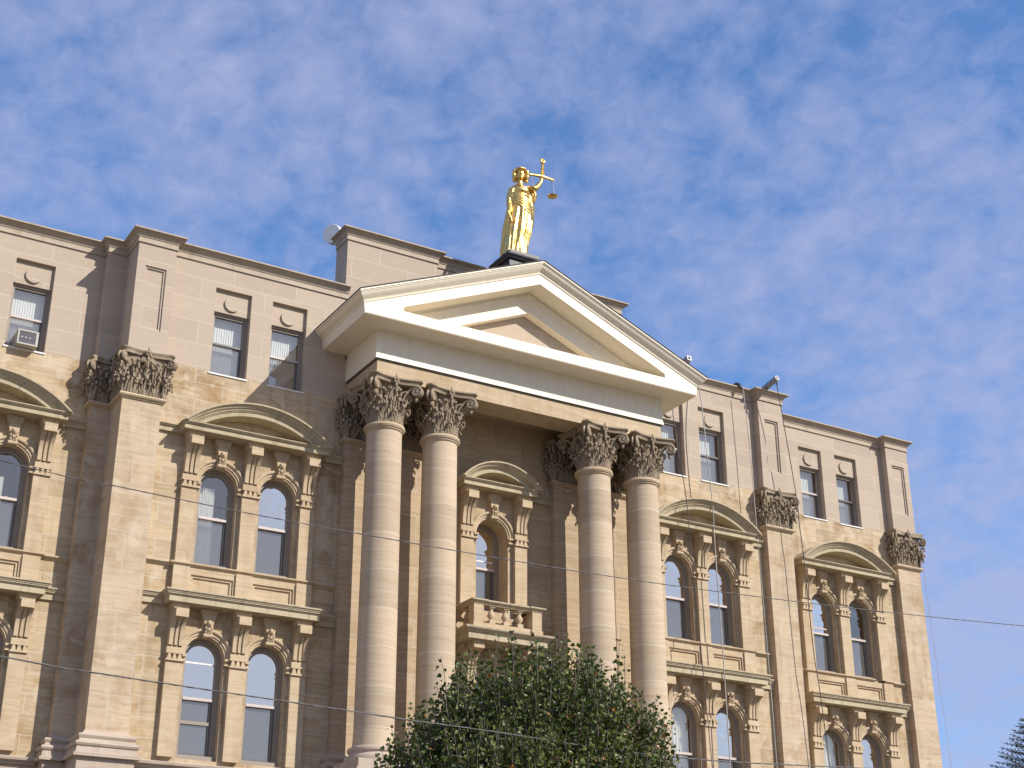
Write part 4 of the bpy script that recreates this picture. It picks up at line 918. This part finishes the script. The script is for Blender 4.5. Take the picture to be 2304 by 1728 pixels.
# ------------------------------------------------------------------ trees
def pear_tree():
    T=thing('pear_tree','round leafy green tree with upright shoots in front of the columns','tree',(-11.8,-21.6,GZ))
    rnd=random.Random(11); c=Vector((-11.62,-21.6,-12.75)); RX,RZ=2.66,2.95
    tk=MB(); tk.tube([(-11.8,-21.6,GZ),(-11.78,-21.6,-16.3),(-11.75,-21.6,-15.2),(-11.75,-21.6,-13.5),(-11.7,-21.6,-11.2)],[.19,.15,.13,.09,.03],10)
    lv=MB()
    def leaf1(q,d,sz):
        d=Vector(d).normalized(); s=d.cross(Vector((rnd.uniform(-1,1),rnd.uniform(-1,1),rnd.uniform(-1,1)))).normalized(); n=d.cross(s)
        w=sz*.36; m1=q+d*sz*.45; tip=q+d*sz-n*sz*.16; l=m1+s*w+n*sz*.12; r_=m1-s*w+n*sz*.12; a=q+d*sz*.12
        lv.add([a,l,tip,r_,q+d*sz*.5],[(0,1,4),(1,2,4),(4,2,3),(0,4,3)])
    def shoot(b,d,L,sp,droop=.5,ls=(.085,.135)):
        d=Vector(d).normalized(); pts=[b]; k=max(3,int(L/.16)); bend=Vector((rnd.uniform(-.12,.12),rnd.uniform(-.12,.12),.16))
        for i in range(k): d=(d+bend*.35+Vector((rnd.uniform(-.09,.09),rnd.uniform(-.09,.09),0))).normalized(); pts.append(pts[-1]+d*(L/k))
        tk.tube(pts,[.0075*(1-.6*i/k)+.002 for i in range(k+1)],4)
        m_=int(L/sp); ph=rnd.uniform(0,6)
        for i in range(m_):
            t=(i+.6)/m_*k; j=min(int(t),k-1); q=pts[j].lerp(pts[j+1],t-j); a=ph+i*2.4
            o_=Vector((math.cos(a),math.sin(a),rnd.uniform(-.55,.35))); leaf1(q+o_*.035,o_+Vector((0,0,-droop*rnd.random())),rnd.uniform(*ls))
        for _ in range(3): leaf1(pts[-1],d+Vector((rnd.uniform(-.9,.9),rnd.uniform(-.9,.9),rnd.uniform(-.2,.4))),rnd.uniform(.07,.11))
    def shell(a,e_,k):
        w=1+.10*noise.noise(Vector((math.cos(a)*1.7,math.sin(a)*1.7,e_*2.2+k)))*2
        return c+Vector((RX*math.cos(a)*math.cos(e_)*w,RX*math.sin(a)*math.cos(e_)*w,RZ*math.sin(e_)*w))
    for i in range(46):      # limbs
        a=rnd.uniform(0,2*PI); e_=rnd.uniform(-.35,1.35); end=c+(shell(a,e_,0)-c)*.72; s=Vector((-11.76,-21.6,rnd.uniform(-15.4,-13.2)))
        mid=s.lerp(end,.5)+Vector((0,0,.15)); tk.tube([s,mid,end],[.055,.035,.016],6)
    n=0
    while n<2300:
        a=rnd.uniform(0,2*PI); e_=math.asin(rnd.uniform(-.55,1.0)); rad=rnd.uniform(.50,.965)**.75
        q=c+(shell(a,e_,0)-c)*rad
        if math.sin(a)>.55 and rnd.random()<.5: continue
        if noise.noise(q*1.5)<-.22 and rad<.92: continue
        out=(q-c).normalized(); d=out*.55+Vector((0,0,.95)); L=rnd.uniform(.30,.62); shoot(q,d,L,.030,.8); n+=1
    for i in range(13000):    # leaves of the short inner twigs
        a=rnd.uniform(0,2*PI); e_=math.asin(rnd.uniform(-.5,1.0)); rad=rnd.uniform(.45,.97); q=c+(shell(a,e_,0)-c)*rad
        if noise.noise(q*1.5)<-.20 and rad<.93: continue
        leaf1(q,Vector((rnd.uniform(-1,1),rnd.uniform(-1,1),rnd.uniform(-1.1,.35))),rnd.uniform(.09,.14))
    for i in range(190):     # shoots that stand clear of the crown
        a=rnd.uniform(0,2*PI); e_=rnd.uniform(.05,1.45); q=c+(shell(a,e_,0)-c)*.93; shoot(q,(q-c).normalized()*.30+Vector((0,0,1)),rnd.uniform(.30,.60),.045,.7,(.08,.12))
    for x,y,z,L in ((-10.25,-22.3,-10.15,1.05),(-9.95,-22.0,-10.4,1.0),(-10.05,-22.2,-10.3,.9),(-13.75,-22.3,-10.75,.85),(-13.6,-22.4,-10.7,.8),(-9.55,-22.0,-10.9,.8),(-9.2,-22.1,-11.25,.75),(-12.9,-22.4,-10.1,.7),(-12.4,-22.3,-9.95,.7),(-11.5,-22.2,-9.9,.7),(-14.3,-22,-11.45,.6),(-8.75,-22,-11.7,.6)): shoot(Vector((x,y,z)),(rnd.uniform(-.12,.12),0,1),L,.05,.6,(.085,.13))
    tk.build('trunk','bark',T,60); lv.build('crown','leaf',T,0,None,False)
pear_tree()
def spruce_tree():
    X,Y=17.3,-8.; T=thing('spruce_tree','dark spruce tip showing at the lower right corner','tree',(X,Y,GZ)); rnd=random.Random(5)
    tk=MB(); tk.tube([(X,Y,GZ),(X,Y,-9),(X,Y,-5.2)],[.28,.12,.02],8); nd=MB()
    def needles(a,b,k):
        d=(b-a); L=d.length; d.normalize(); m_=int(L/.012)
        for i in range(m_):
            q=a+d*(i*.012); o_=d.orthogonal().normalized(); o_=Matrix.Rotation(rnd.uniform(0,2*PI),3,d)@o_; v=(o_*.8+d*.65).normalized()*rnd.uniform(.05,.085); s=v.cross(d).normalized()*.009
            nd.add([q-s,q+s,q+v],[(0,1,2)])
    for z in [(-5.4-.24*i) for i in range(15)]:
        n=7; L=.30+.62*(-5.4-z); ph=rnd.uniform(0,6)
        for k in range(n):
            a=ph+2*PI*k/n+rnd.uniform(-.2,.2); d=Vector((math.cos(a),math.sin(a),.30))
            if d.x>.2: continue
            b0=Vector((X,Y,z)); b1=b0+d*L; tk.tube([b0,b1],[.02,.006],5); needles(b0.lerp(b1,.2),b1,0)
            for j in range(max(3,int(L/.2))):
                t=.25+.75*j/max(3,int(L/.2)); q=b0.lerp(b1,t)
                for s in (-1,1):
                    dd=(d.normalized()*.75+Vector((-math.sin(a),math.cos(a),.25))*s*.75).normalized(); needles(q,q+dd*L*.32*(1.15-t),0)
    tk.build('trunk','bark',T,60); nd.build('crown','spruce',T,0,None,False)
spruce_tree()
